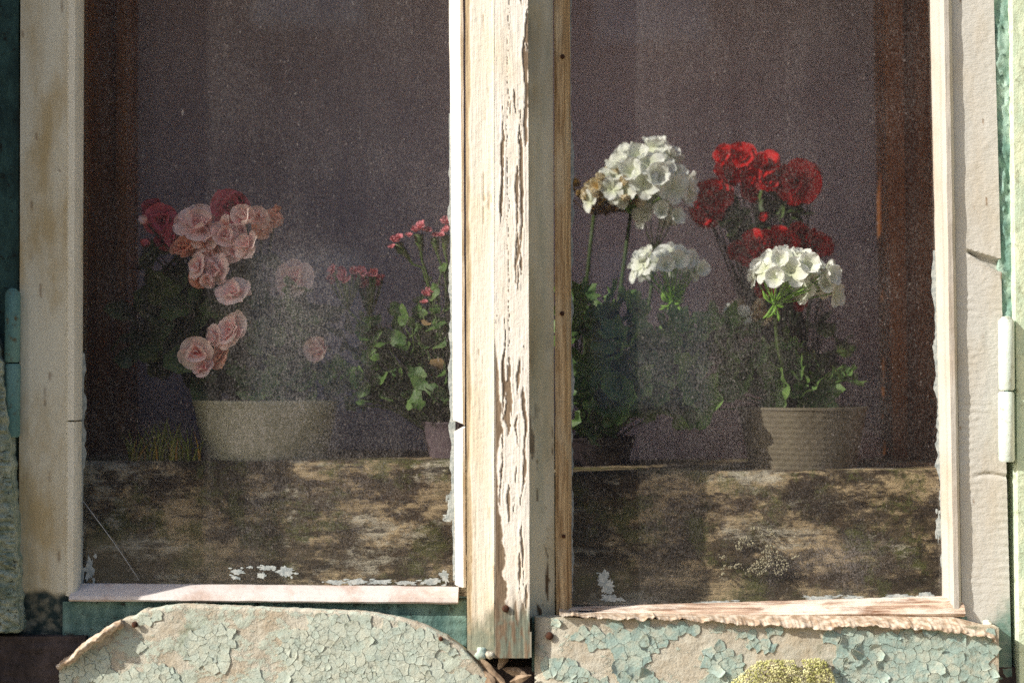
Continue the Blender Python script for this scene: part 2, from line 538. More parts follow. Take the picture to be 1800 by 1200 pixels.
def panel(name, mat, parent, px, py, Y0, H=None, thick=0.03, attrs=None, sharp=50, label=None, Yarr=None):
    """height-field board: px, py grids (rows, cols) as seen in the photo at depth Y0; H metres towards the viewer"""
    px = np.asarray(px, float); py = np.asarray(py, float)
    nr, nc = px.shape
    X, Z = PA(px, py, Y0)
    Y = np.full(px.shape, Y0) if Yarr is None else Yarr.copy()
    if H is not None: Y = Y - H
    V = np.stack([X, Y, Z], -1).reshape(-1, 3)
    idx = np.arange(nr * nc).reshape(nr, nc)
    f = np.stack([idx[:-1, :-1], idx[1:, :-1], idx[1:, 1:], idx[:-1, 1:]], -1).reshape(-1, 4)
    border = list(idx[0, :]) + list(idx[1:, -1]) + list(idx[-1, -2::-1]) + list(idx[-2:0:-1, 0])
    nb = len(border)
    b = np.array(border)
    BV = V[b].copy(); BV[:, 1] = Y0 + thick
    base = len(V)
    ar = np.arange(nb); nx = (ar + 1) % nb
    sf = np.stack([b, b[nx], base + nx, base + ar], -1)
    back = [list(range(base + nb - 1, base - 1, -1))]
    V = np.concatenate([V, BV])
    faces = f.tolist() + sf.tolist() + back
    at = {}
    if attrs:
        for k, a in attrs.items():
            a = np.asarray(a, float).reshape(-1)
            at[k] = np.concatenate([a, a[b]])
    return make(name, V, faces, mat, parent, True, at, sharp=sharp, label=label)

def grid(pl0, pr0, pl1, pr1, py0, py1, step):
    """px limits at py=0 (pl0, pr0) and at py=1080 (pl1, pr1)"""
    nr = max(2, int((py1 - py0) / step) + 1)
    nc = max(2, int((max(pr0 - pl0, pr1 - pl1)) / step) + 1)
    v = np.linspace(py0, py1, nr)[:, None]
    s = np.linspace(0, 1, nc)[None, :]
    k = v / 1080.0
    L = pl0 + (pl1 - pl0) * k; R = pr0 + (pr1 - pr0) * k
    return L + (R - L) * s, v + 0 * s, np.broadcast_to(s, (nr, nc))

def prism_v(name, mat, parent, prof0, prof1, py0, py1, n=40, jit=1.0, seed=0, label=None, slant0=0, slant1=0):
    """upright moulding: closed profile of (px, Y), at py=0 and py=1080"""
    a0 = np.array(prof0, float); a1 = np.array(prof1, float)
    k = len(a0)
    V = []
    for i in range(n + 1):
        py = py0 + (py1 - py0) * i / n
        t = py / 1080.0
        pr = a0 + (a1 - a0) * t
        for j in range(k):
            w = (float(fbm(py / 55.0, j * 3.7 + seed, seed + 3, 4)) - 0.5) * 2 * jit
            w2 = (float(fbm(py / 40.0, j * 5.1 + seed, seed + 9, 3)) - 0.5) * 0.002 * jit
            yy = pr[j, 1] + w2
            ppy = py
            if i == 0: ppy += slant0 * (j - k / 2) / k
            if i == n: ppy += slant1 * (j - k / 2) / k
            x, _ = PA(pr[j, 0] + w, py, pr[j, 1])
            _, z = PA(900, ppy, 0.0)
            V.append((float(x), yy, float(z)))
    F = []
    for i in range(n):
        for j in range(k):
            j2 = (j + 1) % k
            F.append([i * k + j, i * k + j2, (i + 1) * k + j2, (i + 1) * k + j])
    F.append(list(range(k)))
    F.append([n * k + j for j in range(k - 1, -1, -1)])
    return make(name, V, F, mat, parent, True, sharp=32, label=label)

def prism_h(name, mat, parent, profL, profR, px0, px1, n=60, jit=1.0, seed=0, label=None, ragged=None):
    """level moulding: closed profile of (py, Y) at its left and right end"""
    a0 = np.array(profL, float); a1 = np.array(profR, float)
    k = len(a0)
    V = []
    for i in range(n + 1):
        px = px0 + (px1 - px0) * i / n
        pr = a0 + (a1 - a0) * i / n
        for j in range(k):
            jj = jit * (ragged[j] if ragged else 1.0)
            w = (float(fbm(px / 30.0, j * 3.7 + seed, seed + 3, 5)) - 0.5) * 2 * jj
            w2 = (float(fbm(px / 40.0, j * 5.1 + seed, seed + 9, 4)) - 0.5) * 0.0022 * jj
            x, _ = PA(px, 600, 0.0)
            _, z = PA(900, pr[j, 0] + w, pr[j, 1])
            V.append((float(x), pr[j, 1] + w2, float(z)))
    F = []
    for i in range(n):
        for j in range(k):
            j2 = (j + 1) % k
            F.append([i * k + j2, i * k + j, (i + 1) * k + j, (i + 1) * k + j2])
    F.append(list(range(k - 1, -1, -1)))
    F.append([n * k + j for j in range(k)])
    return make(name, V, F, mat, parent, True, sharp=32, label=label)

def box(name, mat, parent, x0, x1, y0, y1, z0, z1, label=None):
    V = [(x0, y0, z0), (x1, y0, z0), (x1, y1, z0), (x0, y1, z0), (x0, y0, z1), (x1, y0, z1), (x1, y1, z1), (x0, y1, z1)]
    F = [[0, 3, 2, 1], [4, 5, 6, 7], [0, 1, 5, 4], [1, 2, 6, 5], [2, 3, 7, 6], [3, 0, 4, 7]]
    return make(name, V, F, mat, parent, False, label=label)

def tube_geo(pts, r, n=6, V=None, F=None):
    V = [] if V is None else V; F = [] if F is None else F
    pts = [Vector(p) for p in pts]
    rs = r if isinstance(r, (list, tuple)) else [r] * len(pts)
    base = len(V)
    for i, p in enumerate(pts):
        d = (pts[min(i + 1, len(pts) - 1)] - pts[max(i - 1, 0)])
        if d.length < 1e-9: d = Vector((0, 0, 1))
        d.normalize()
        a = d.cross(Vector((0.31, 0.85, 0.42))).normalized()
        b = d.cross(a)
        for j in range(n):
            t = 2 * math.pi * j / n
            V.append(tuple(p + (a * math.cos(t) + b * math.sin(t)) * rs[i]))
    for i in range(len(pts) - 1):
        for j in range(n):
            j2 = (j + 1) % n
            F.append([base + i * n + j, base + i * n + j2, base + (i + 1) * n + j2, base + (i + 1) * n + j])
    F.append([base + j for j in range(n - 1, -1, -1)])
    F.append([base + (len(pts) - 1) * n + j for j in range(n)])
    return V, F

def curve_pts(a, b, bend, n=7):
    a = Vector(a); b = Vector(b); bend = Vector(bend)
    return [a.lerp(b, i / (n - 1)) + bend * math.sin(math.pi * i / (n - 1)) for i in range(n)]

def lathe_geo(prof, n=48, disp=None):
    """prof: (r, z) from inside bottom round to the outside; closed shell"""
    V = []; F = []
    for i, (r, z) in enumerate(prof):
        for j in range(n):
            t = 2 * math.pi * j / n
            rr = r + (disp(i, j, r, z) if disp else 0)
            V.append((rr * math.cos(t), rr * math.sin(t), z))
    for i in range(len(prof) - 1):
        for j in range(n):
            j2 = (j + 1) % n
            F.append([i * n + j, i * n + j2, (i + 1) * n + j2, (i + 1) * n + j])
    F.append([(len(prof) - 1) * n + j for j in range(n)])
    F.append([j for j in range(n - 1, -1, -1)])
    return V, F

# ------------------------------------------------------------------ outside: ground, wall round the window, house across the street
ground = make('ground', [(-60, -60, 0), (60, -60, 0), (60, 60, 0), (-60, 60, 0)], [[0, 1, 2, 3]], simple('gravel_ground', sr(142, 130, 110), sr(122, 114, 92), 3, 0.95, 0.6, 0.01), None, False)
ground['kind'] = 'structure'

XL = P(-172, 600, -0.12).x
XR = P(1940, 600, -0.12).x
ZT = P(900, -640, 0).z
ZB = P(900, 1330, 0).z
wall = thing('house_wall', 'pale lime plastered wall around the old window, beyond the frame edges', 'wall', (0, 0.1, 0))
for nm, b in (('wall_panel', (-5, XL, -0.12, 0.5, 0, 3.4)), ('wall_panel', (XR, 5, -0.12, 0.5, 0, 3.4)),
              ('wall_panel', (XL, XR, -0.12, 0.5, ZT, 3.4)), ('wall_panel', (XL, XR, -0.12, 0.5, 0, ZB))):
    e = 0.0
    box(nm, M['plaster'], wall, b[0], b[1], b[2], b[3], b[4], b[5])

house = thing('house', 'grey plastered house with pale framed windows across the street', 'house', (0, -13, 0))
hw = simple('house_plaster', sr(96, 86, 88), sr(108, 98, 98), 4, 0.9)
hr = simple('house_roof_tile', sr(96, 62, 50), sr(116, 76, 60), 9, 0.9)
hf = simple('house_window_paint', sr(236, 240, 244), sr(228, 232, 238), 9, 0.6)
hg = Mat('house_window_glass', 0.08, 0.5); hg.col(sr(176, 190, 214))
box('wall', hw, house, -8, 8, -18, -12, 0, 6.8)
make('roof', [(-8.4, -11.6, 6.75), (8.4, -11.6, 6.75), (8.4, -18.4, 6.75), (-8.4, -18.4, 6.75), (-8.4, -15, 9), (8.4, -15, 9)],
     [[0, 1, 5, 4], [2, 3, 4, 5], [3, 0, 4], [1, 2, 5], [3, 2, 1, 0]], hr, house, False)
for wx, wz in ((-5.2, 1.0), (-1.98, 1.0), (1.36, 1.0), (4.7, 1.0), (-5.2, 4.7), (-1.98, 4.7), (1.36, 4.55), (4.7, 4.7)):
    fr_ = box('window', hf, house, wx - 0.54, wx + 0.54, -12.02, -11.95, wz, wz + 1.5)
    for sx in (-0.24, 0.24):
        box('pane', hg.m, fr_, wx + sx - 0.2, wx + sx + 0.2, -11.96, -11.94, wz + 0.1, wz + 1.4)

# ------------------------------------------------------------------ outer window frame
TOP = -600
frame = thing('window_frame', 'old flaking green outer window frame holding both sashes, hinges at each side', 'window frame', (0, 0.0, ZB))
px, py, s = grid(-178, 33, -178, 32, TOP, 1330, 7)
H = 0.003 * (fbm(px / 22, py / 60, 4) - 0.5)
panel('jamb', M['green_dark'], frame, px, py, 0.006, H, 0.06)
# flaking strip, low on the left
nr, nc = 170, 30
v = np.linspace(560, 1112, nr)[:, None]; sc = np.linspace(0, 1, nc)[None, :]
edge = np.interp(v[:, 0], [560, 640, 760, 900, 1000, 1112], [-26, 2, 14, 22, 29, 32])[:, None] + 9 * (fbm(v / 13, v * 0, 5) - 0.5)
px = -178 + (edge + 178) * sc; py = v + 0 * sc
H = 0.012 * (fbm(px / 14, py / 7, 6, 5) - 0.5) + 0.008 * (fbm(px / 5, py / 4, 8, 3) - 0.5)
panel('jamb_cover', M['green_rough'], frame, px, py, -0.022, H, 0.025)
# right jamb
px, py, s = grid(1745, 1800, 1768, 1800, TOP, 790, 4)
H = 0.010 * (fbm(px / 9, py / 16, 14, 5) - 0.5)
panel('jamb', M['green_mid'], frame, px, py, 0.003, H, 0.05)
px, py, s = grid(1780, 1960, 1791, 1960, TOP, 1330, 6)
H = 0.002 * (fbm(px / 9, py / 30, 15, 4) - 0.5)
panel('jamb_cover', M['green_pale'], frame, px, py, -0.012, H, 0.07)
px, py, s = grid(1755, 1810, 1755, 1810, 785, 1330, 20)
panel('hinge_recess', M['hollow'], frame, px, py, 0.06, None, 0.02)
px, py, s = grid(1770, 1830, 1770, 1800, 1112, 1330, 6)
panel('jamb_foot', M['green_mid'], frame, px, py, 0.015, 0.004 * (fbm(px / 12, py / 12, 3) - 0.5), 0.04)

def hinge(name_parent, px_, py0, py1, seam, rpx, Y, mat):
    V, F = tube_geo([P(px_, 0.5 * (py0 + py1), Y)] * 2, 0.001)
    r = S_(rpx, Y)
    segs = [(py0, seam - 1.2), (seam + 1.2, py1)]
    root = None
    for q, (a, b) in enumerate(segs):
        za = P(px_, a, Y).z; zb = P(px_, b, Y).z
        x = P(px_, (a + b) / 2, Y).x
        prof = [(r * 0.2, za), (r * 0.8, za), (r, za - 0.0025), (r, (za + zb) / 2), (r, zb + 0.0025), (r * 0.8, zb), (r * 0.2, zb)]
        Vv, Ff = lathe_geo(prof, 20)
        Vv = [(p[0] + x, p[1] + Y, p[2]) for p in Vv]
        o = make('hinge' if root is None else 'knuckle', Vv, [f[::-1] for f in Ff], mat, frame if root is None else root, True, sharp=50)
        if root is None: root = o
    za = P(px_, py0, Y).z; x = P(px_, py0, Y).x
    Vv, Ff = lathe_geo([(r * 0.1, za + 0.004), (r * 0.5, za + 0.003), (r * 0.8, za), (r * 0.1, za - 0.004)], 14)
    make('pin_cap', [(p[0] + x, p[1] + Y, p[2]) for p in Vv], Ff, mat, root, True)
    return root
hinge(frame, 1769, 561, 811, 687, 13.5, -0.012, M['hinge_pale'])
hinge(frame, 22, 512, 768, 638, 13, -0.008, M['hinge_dark'])

# sill below
px, py, s = grid(-178, 1960, -178, 1960, 1172, 1335, 10)
H = 0.006 * (fbm(px / 60, py / 8, 21, 5) - 0.5) + 0.02 * sstep(1180, 1330, py)
panel('sill', M['sill_dark'], frame, px, py, 0.0, H, 0.06)
px, py, s = grid(-178, 150, -178, 150, 1118, 1335, 5)
H = 0.005 * (fbm(px / 50, py / 7, 22, 5) - 0.5)
panel('sill_end', M['sill_dark'], frame, px, py, -0.012, H, 0.03)

# ------------------------------------------------------------------ left sash
sashL = thing('window_sash', 'left window sash with peeling cream central post, curved flaking board below', 'window sash', (P(480, 1100, 0).x, 0, P(480, 1150, 0).z), 'window sashes')
px, py, s = grid(36, 121, 33, 120, TOP, 1120, 4)
mask = np.ones_like(px)
mask -= sstep(0.74, 0.8, fbm(px / 8, py / 60, 31, 5)) * 0.6
green = 1.0 * sstep(1036, 1048, py + 14 * (fbm(px / 25, py / 25, 7) - 0.5))
H = 0.0016 * (fbm(px / 30, py / 120, 30) - 0.5) - 0.002 * green
panel('stile', M['cream'], sashL, px, py, 0.0, H, 0.04, {'mask': mask, 'green': green})
prism_v('glazing_bead', M['cream_bead'], sashL,
        [(118, 0.02), (118, -0.001), (121, -0.006), (132, -0.007), (139, 0.0), (148, 0.02)],
        [(116, 0.02), (116, -0.001), (119, -0.006), (129, -0.007), (136, 0.0), (144, 0.02)], TOP, 738, 90, 0.7, 1)
prism_v('glazing_bead', M['cream_bead'], sashL,
        [(118, 0.02), (118, -0.001), (121, -0.006), (132, -0.006), (139, 0.0), (149, 0.02)],
        [(116, 0.02), (116, -0.001), (119, -0.006), (129, -0.006), (136, 0.0), (143, 0.02)], 741, 1046, 40, 0.9, 2)
# bottom bead
prism_h('glazing_bead', M['pink_bead'], sashL,
        [(1024, 0.02), (1026, 0.012), (1047, -0.012), (1053, -0.014), (1056, -0.012), (1056, 0.02)],
        [(1030, 0.02), (1032, 0.012), (1050, -0.012), (1058, -0.014), (1061, -0.012), (1061, 0.02)], 130, 806, 110, 0.9, 3)
# right-hand bead in two lengths
prism_v('glazing_bead', M['white_bead'], sashL,
        [(789, 0.02), (792, 0.013), (800, 0.002), (809, -0.005), (814, -0.004), (814, 0.02)],
        [(799, 0.02), (801, 0.013), (808, 0.002), (815, -0.005), (819, -0.004), (819, 0.02)], TOP, 744, 90, 0.8, 4, slant1=14)
prism_v('glazing_bead', M['white_bead'], sashL,
        [(789, 0.02), (794, 0.013), (801, 0.002), (809, -0.005), (814, -0.004), (814, 0.02)],
        [(800, 0.02), (803, 0.013), (808, 0.002), (815, -0.005), (819, -0.004), (819, 0.02)], 753, 1031, 40, 0.8, 5, slant0=-14)
# central post: inner half
px, py, s = grid(818, 868, 821, 868.4, TOP, 1142, 2.2)
m1 = sstep(0.10, 0.2, s + 0.22 * (fbm(px / 30, py / 110, 41, 5) - 0.5))
crk = 0.8 * sstep(0.72, 0.76, fbm(px / 4.5, py / 70, 43, 4)) * sstep(0.45, 0.6, fbm(px / 20, py / 150, 44))
m1 = m1 * (1 - crk)
low = sstep(850, 905, py + 24 * (fbm(px / 9, py / 40, 45) - 0.5)) * (1 - sstep(0.55, 0.62, fbm(px / 12, py / 60, 46)))
m1 = np.clip(m1 - 0.35 * low * (s < 0.4), 0, 1)
green = sstep(1065, 1110, py + 60 * (fbm(px / 10, py / 30, 47) - 0.5))
m1 = m1 * (1 - 0.85 * green)
H = 0.0007 * m1 + 0.0006 * (fbm(px / 8, py / 90, 48) - 0.5)
panel('stile', M['bare_post'], sashL, px, py, -0.034, H, 0.058, {'mask': m1, 'green': green})
# central post: cover strip, its white paint split and lifting
px, py, s = grid(868.9, 928, 868.9, 931, TOP, 1156, 1.7)
gap = np.zeros_like(px); f = np.zeros_like(px)
for q_, (x0_, A_, y0_) in enumerate(((875, 10, 560), (883, 7, 200), (890, 9, 600), (898, 12, 180), (905, 12, 100), (912, 11, -600), (920, 13, 40), (927, 16, -600))):
    cen = x0_ + 12 * (fbm(py / 150, py * 0, 500 + q_, 3) - 0.5) + 5 * (fbm(py / 22, py * 0, 520 + q_, 3) - 0.5)
    wid = np.clip(A_ * (fbm(py / 110, py * 0, 540 + q_, 3) - 0.5) * 1.6 + 2.4 * (fbm(py / 9, py * 0, 560 + q_, 3) - 0.5) - 0.5, 0, 3.2) * sstep(y0_ - 60, y0_ + 60, py)
    d_ = np.abs(px - cen) - wid
    gap = np.maximum(gap, sstep(0.7, -0.5, d_) * (wid > 0.15))
    f = np.maximum(f, sstep(6, 0, d_) * (wid > 0.15))
wedge = sstep(0, 4, (px - 868) - 0) * (1 - sstep(0, 3, (px - 868) - np.interp(py, [590, 640, 700, 760, 800, 860, 940, 1010, 1060, 1200], [0, 6, 9, 14, 4, 6, 13, 18, 22, 30]) * (0.6 + 0.8 * fbm(py / 18, py * 0, 55))))
v_ = np.abs((px - 893) - 10 * (fbm(py / 30, py * 0, 56) - 0.5)) < np.interp(py, [640, 690, 735, 770], [0.4, 3.5, 6.0, 0.0])
low = sstep(1030, 1100, py + 110 * (fbm(px / 4.5, py / 60, 57, 4) - 0.5) - np.abs(px - 905) * 0.3)
m2 = np.clip(1 - gap - wedge - v_ - low, 0, 1)
green = sstep(1050, 1100, py) * sstep(0.42, 0.6, fbm(px / 7, py / 30, 58))
lift = 0.0004 * m2 * f
H = 0.0006 * m2 + lift + 0.0006 * (1 - m2) * (fbm(px / 2.4, py / 80, 59, 3) - 0.5) + 0.0006 * (fbm(px / 10, py / 40, 60) - 0.5)
panel('cover_strip', M['pilaster'], sashL, px, py, -0.04, H, 0.0395, {'mask': m2, 'green': green})
# glass
def pane(parent, p0, p1, q0, q1, Y, label):
    a = P(p0, 600, Y); b = P(p1, 600, Y); z0 = P(900, q1, Y).z; z1 = P(900, q0, Y).z
    V = [(a.x, Y, z0), (b.x, Y, z0), (b.x, Y, z1), (a.x, Y, z1), (a.x, Y + 0.003, z0), (b.x, Y + 0.003, z0), (b.x, Y + 0.003, z1), (a.x, Y + 0.003, z1)]
    F = [[0, 1, 2, 3], [5, 4, 7, 6], [1, 5, 6, 2], [4, 0, 3, 7], [3, 2, 6, 7], [4, 5, 1, 0]]
    return make('glass_pane', V, F, [M['glass_dusty'], M['glass_clear']], parent, False, fmat=[0, 1, 1, 1, 1, 1], label=label)
paneL = pane(sashL, 137, 806, TOP, 1040, 0.0185, 'dusty streaked pane over pink flowers')
# bottom rail
px, py, s = grid(110, 819, 110, 820, 1057, 1180, 5)
H = 0.003 * (fbm(px / 40, py / 7, 61, 5) - 0.5)
panel('bottom_rail', M['green_rail'], sashL, px, py, -0.002, H, 0.04)

# ------------------------------------------------------------------ right sash
sashR = thing('window_sash', 'right window sash with thick ridged white stile, rough-topped flaking board below', 'window sash', (P(1340, 1100, 0).x, 0, P(1340, 1150, 0).z), 'window sashes')
px, py, s = grid(880, 972, 882, 975, TOP, 1086, 3)
mask = 1 - sstep(0.6, 0.68, fbm(px / 9, py / 60, 71, 5)) * sstep(500, 900, py)
green = 0.5 * sstep(0.5, 0.7, fbm(px / 25, py / 200, 72))
H = 0.001 * (fbm(px / 12, py / 90, 73) - 0.5) + 0.0006 * mask
panel('stile', M['grey_green'], sashR, px, py, 0.0015, H, 0.024, {'mask': mask, 'green': green})
prism_v('glazing_bead', M['wood_bead'], sashR,
        [(974, 0.02), (974, -0.002), (978, -0.005), (990, -0.004), (999, 0.008), (1003, 0.02)],
        [(977, 0.02), (977, -0.002), (981, -0.005), (993, -0.004), (1002, 0.008), (1006, 0.02)], TOP, 1078, 110, 0.8, 6)
prism_v('glazing_bead', M['right_bead'], sashR,
        [(1634, 0.02), (1636, 0.013), (1648, 0.008), (1652, -0.004), (1659, -0.0085), (1667, -0.0085), (1672, -0.004), (1673, 0.02)],
        [(1657, 0.02), (1659, 0.013), (1668, 0.008), (1671, -0.004), (1677, -0.0085), (1686, -0.0085), (1690, -0.004), (1691, 0.02)], TOP, 1078, 130, 1.0, 7)
prism_h('glazing_bead', M['wood_h'], sashR,
        [(1066, 0.02), (1069, 0.01), (1076, -0.006), (1082, -0.010), (1087, -0.006), (1087, 0.02)],
        [(1046, 0.02), (1048, 0.012), (1062, -0.006), (1078, -0.011), (1084, -0.006), (1084, 0.02)], 984, 1689, 140, 1.0, 8)
px, py, s = grid(1672, 1747, 1691, 1776, TOP, 1330, 3)
rip = np.sin(py / 2.2 + 3.2 * fbm(px / 30, py / 30, 81)) * sstep(0.40, 0.6, fbm(px / 60, py / 90, 82)) * sstep(420, 560, py) * (1 - sstep(1000, 1080, py))
H = 0.00035 * rip + 0.0006 * (fbm(px / 8, py / 5, 83, 5) - 0.5) + 0.0012 * (fbm(px / 30, py / 60, 84) - 0.5)
cut = 448 + (px - 1700) * 0.30            # gouge with a raised lower lip
inside = sstep(1698, 1706, px)
wd = np.clip((px - 1698) * 0.28, 0, 16)
H -= 0.010 * inside * sstep(-3, 3, py - cut + 8) * (1 - sstep(-2, 3, py - (cut + wd - 6)))
H += 0.002 * inside * np.exp(-((py - cut - wd + 2) / 5.0) ** 2)
H -= 0.003 * np.exp(-((py - (836 + 3 * np.sin(px / 14))) / 3.0) ** 2) * sstep(1700, 1740, px)
mask = 1 - sstep(0.8, 0.86, fbm(px / 8, py / 40, 85, 5))
green = sstep(1070, 1120, py + 50 * (fbm(px / 18, py / 25, 86) - 0.5) + (px - 1740) * 0.9)
panel('stile', M['ripple'], sashR, px, py, 0.0, H, 0.035, {'mask': mask, 'green': green})
paneR = pane(sashR, 994, 1668, TOP, 1078, 0.0185, 'dusty pane over white and red flowers')
px, py, s = grid(935, 1700, 935, 1700, 1084, 1180, 5)
panel('bottom_rail', M['green_rail'], sashR, px, py, -0.004, 0.003 * (fbm(px / 40, py / 7, 88, 5) - 0.5), 0.04)
# ragged lip of old paint above the right board
lp = np.linspace(984, 1752, 520)
top = np.interp(lp, [984, 1010, 1200, 1433, 1690, 1752], [1077, 1084, 1086, 1088, 1092, 1108])
bot = np.interp(lp, [984, 1010, 1100, 1200, 1320, 1433, 1533, 1633, 1700, 1752], [1081, 1087, 1088, 1090, 1099, 1105, 1100, 1107, 1115, 1124])
bot = bot + 15 * (fbm(lp / 24, lp * 0, 91, 6) - 0.5) + 5 * (fbm(lp / 6, lp * 0, 94, 3) - 0.5)
rows = np.linspace(0, 1, 14)[:, None]
px = lp[None, :] + 0 * rows; py = top[None, :] + (bot - top)[None, :] * rows
Yl = -0.012 - 0.026 * np.sin(rows * math.pi * 0.5) + 0.010 * (fbm(px / 14, py / 10, 92, 4) - 0.5) + 0.002 * (fbm(px / 4, py / 4, 93, 2) - 0.5)
panel('paint_lip', M['crumb'], sashR, px, py, -0.04, None, 0.036, None, 60, Yarr=Yl)

# ------------------------------------------------------------------ flaking boards under the panes
def board_grid(xs, top_fn, bottom, step):
    cols = np.arange(xs[0], xs[1] + 0.1, step)
    t = top_fn(cols)
    rows = np.linspace(0, 1, int((bottom - t.min()) / step))[:, None]
    return cols[None, :] + 0 * rows, t[None, :] + (bottom - t)[None, :] * rows

KX = [104, 150, 200, 250, 310, 450, 640, 700, 745, 785, 815, 842, 860, 872, 884]
KY = [1168, 1130, 1096, 1073, 1063, 1068, 1076, 1086, 1099, 1118, 1140, 1168, 1194, 1222, 1262]
def topL(c):
    return np.interp(c, KX, KY) + 2.6 * (fbm(c / 12, c * 0, 101, 4) - 0.5) + 9 * (fbm(c / 26, c * 0, 102, 4) - 0.5) * (c < 260)
YBL, YBR = -0.034, -0.030
pxl, pyl = board_grid((104, 884), topL, 1330, 2.4)
dtop = pyl - topL(pxl[0])[None, :]
def surf_L(px, py):
    h = 0.003 * (fbm(px / 60, py / 40, 103, 4) - 0.5) + 0.0009 * (fbm(px / 9, py / 6, 104, 4) - 0.5)
    return h
HL = surf_L(pxl, pyl) - 0.0025 * np.exp(-dtop / 2.0) + 0.010 * np.exp(-(dtop / 14) ** 2) * sstep(260, 190, pxl) * 0
boardL = panel('drip_board', M['board_pale'], sashL, pxl, pyl, YBL, HL, 0.016, None, 60, label='curved board with cracked pale turquoise paint')

def topR(c):
    return np.interp(c, [940, 985, 1100, 1756], [1087, 1085, 1086, 1102]) + 3 * (fbm(c / 14, c * 0, 111, 4) - 0.5)
pxr, pyr = board_grid((940, 1757), topR, 1330, 2.4)
def surf_R(px, py):
    return 0.003 * (fbm(px / 60, py / 40, 113, 4) - 0.5) + 0.0008 * (fbm(px / 9, py / 6, 114, 4) - 0.5) - 0.008 * np.exp(-(px - 938) / 14.0)
boardR = panel('drip_board', M['board'], sashR, pxr, pyr, YBR, surf_R(pxr, pyr), 0.02, None, 60, label='flat board with curling turquoise flakes and bare primer')

tt = np.linspace(100, 214, 60)
ed = np.interp(tt, KX, KY) - 2 + 7 * (fbm(tt / 11, tt * 0, 141, 4) - 0.5)
wv = np.linspace(0, 1, 8)[:, None]
px = tt[None, :] + wv * 5; py = ed[None, :] + wv * (11 + 12 * (fbm(tt / 9, tt * 0, 142, 4) - 0.4))[None, :]
Yc = YBL - 0.002 - 0.017 * np.sin(math.pi * (0.15 + 0.75 * wv)) * (0.6 + 0.8 * fbm(px / 18, py / 18, 143, 3)) * np.sin(math.pi * np.clip((tt - 96) / 124, 0, 1))[None, :] ** 0.5
panel('paint_curl', M['crumb'], boardL, px, py, YBL, None, 0.001, None, 60, Yarr=Yc)

def clip_poly(poly, nx, ny, d):
    out = []
    for i in range(len(poly)):
        a = poly[i]; b = poly[(i + 1) % len(poly)]
        da = a[0] * nx + a[1] * ny - d; db = b[0] * nx + b[1] * ny - d
        if da <= 0: out.append(a)
        if (da < 0 < db) or (db < 0 < da):
            t = da / (da - db)
            out.append((a[0] + (b[0] - a[0]) * t, a[1] + (b[1] - a[1]) * t))
    return out

def flakes(parent, x0, x1, y0, y1, sp, keep, Y, surf, inside, seed, curl=1.0, topf=None, matn='flake'):
    r = random.Random(seed)
    pts = []
    tries = 0
    while tries < 9000:
        tries += 1
        x = r.uniform(x0, x1); y = r.uniform(y0, y1)
        d = sp * (0.35 + 1.7 * max(0.0, float(fbm(x / 55, y / 38, seed + 50, 4)) - 0.12) ** 1.5)
        if all((x - a) ** 2 + ((y - b) * 1.15) ** 2 > d * d for a, b in pts): pts.append((x, y))
    A = np.array(pts)
    cnt = 0
    for i, (cx, cy) in enumerate(pts):
        if not inside(cx, cy) or not keep(cx, cy): continue
        d2 = ((A - A[i]) ** 2).sum(1)
        nb = np.argsort(d2)[1:16]
        poly = [(cx - sp, cy - sp), (cx + sp, cy - sp), (cx + sp, cy + sp), (cx - sp, cy + sp)]
        for j in nb:
            mx = (A[j] + A[i]) / 2; nn = A[j] - A[i]; L = np.hypot(*nn)
            nn = nn / L
            poly = clip_poly(poly, nn[0], nn[1], float(nn @ mx) - r.uniform(0.05, 0.6))
            if len(poly) < 3: break
        if len(poly) < 3: continue
        # resample the outline and roughen it
        out = []
        for k in range(len(poly)):
            a = poly[k]; b = poly[(k + 1) % len(poly)]
            L = math.hypot(b[0] - a[0], b[1] - a[1])
            m = max(1, min(5, int(L / 4)))
            for q in range(m):
                t = q / m
                qx = a[0] + (b[0] - a[0]) * t; qy = a[1] + (b[1] - a[1]) * t
                wx_ = float(fbm(qx / 9, qy / 9, 301, 3)) - 0.5; wy_ = float(fbm(qx / 9, qy / 9, 302, 3)) - 0.5
                out.append((qx + 11 * wx_ + r.uniform(-.3, .3), qy + 11 * wy_ + r.uniform(-.3, .3)))
        k = len(out)
        if k < 4: continue
        tl = topf(np.array([p[0] for p in out])) + 2.0
        out = [(p[0], max(p[1], float(t_))) for p, t_ in zip(out, tl)]
        ang = r.uniform(0, 2 * math.pi); amp = r.choice([0.03, 0.05, 0.08, 0.15, 0.3, 0.7]) * curl
        ring = []
        for f in (0.55, 1.0):
            for (qx, qy) in out:
                ax = cx + (qx - cx) * f; ay = cy + (qy - cy) * f
                dirn = ((qx - cx) * math.cos(ang) + (qy - cy) * math.sin(ang)) / sp
                lift = 0.0003 + (f * f) * (0.0002 + 0.0050 * amp * max(0, dirn)) * (1 if f == 1 else 0.8)
                ring.append((ax, ay, lift))
        ring.append((cx, cy, 0.0008))
        arr = np.array(ring)
        sfc = surf(arr[:, 0], arr[:, 1])
        X, Z = PA(arr[:, 0], arr[:, 1], Y)
        top = np.stack([X, Y - sfc - arr[:, 2] - 0.0006, Z], -1)
        lowr = top[k:2 * k].copy(); lowr[:, 1] += 0.0010
        V = np.concatenate([top, lowr])
        F = []
        for q in range(k):
            q2 = (q + 1) % k
            F.append([2 * k, q, q2])
            F.append([q, k + q, k + q2, q2])
            F.append([k + q, 2 * k + 1 + q, 2 * k + 1 + q2, k + q2])
        F.append([2 * k + 1 + q for q in range(k)])
        make('paint_flake', V, F, M[matn], parent, True, sharp=45)
        cnt += 1
    return cnt

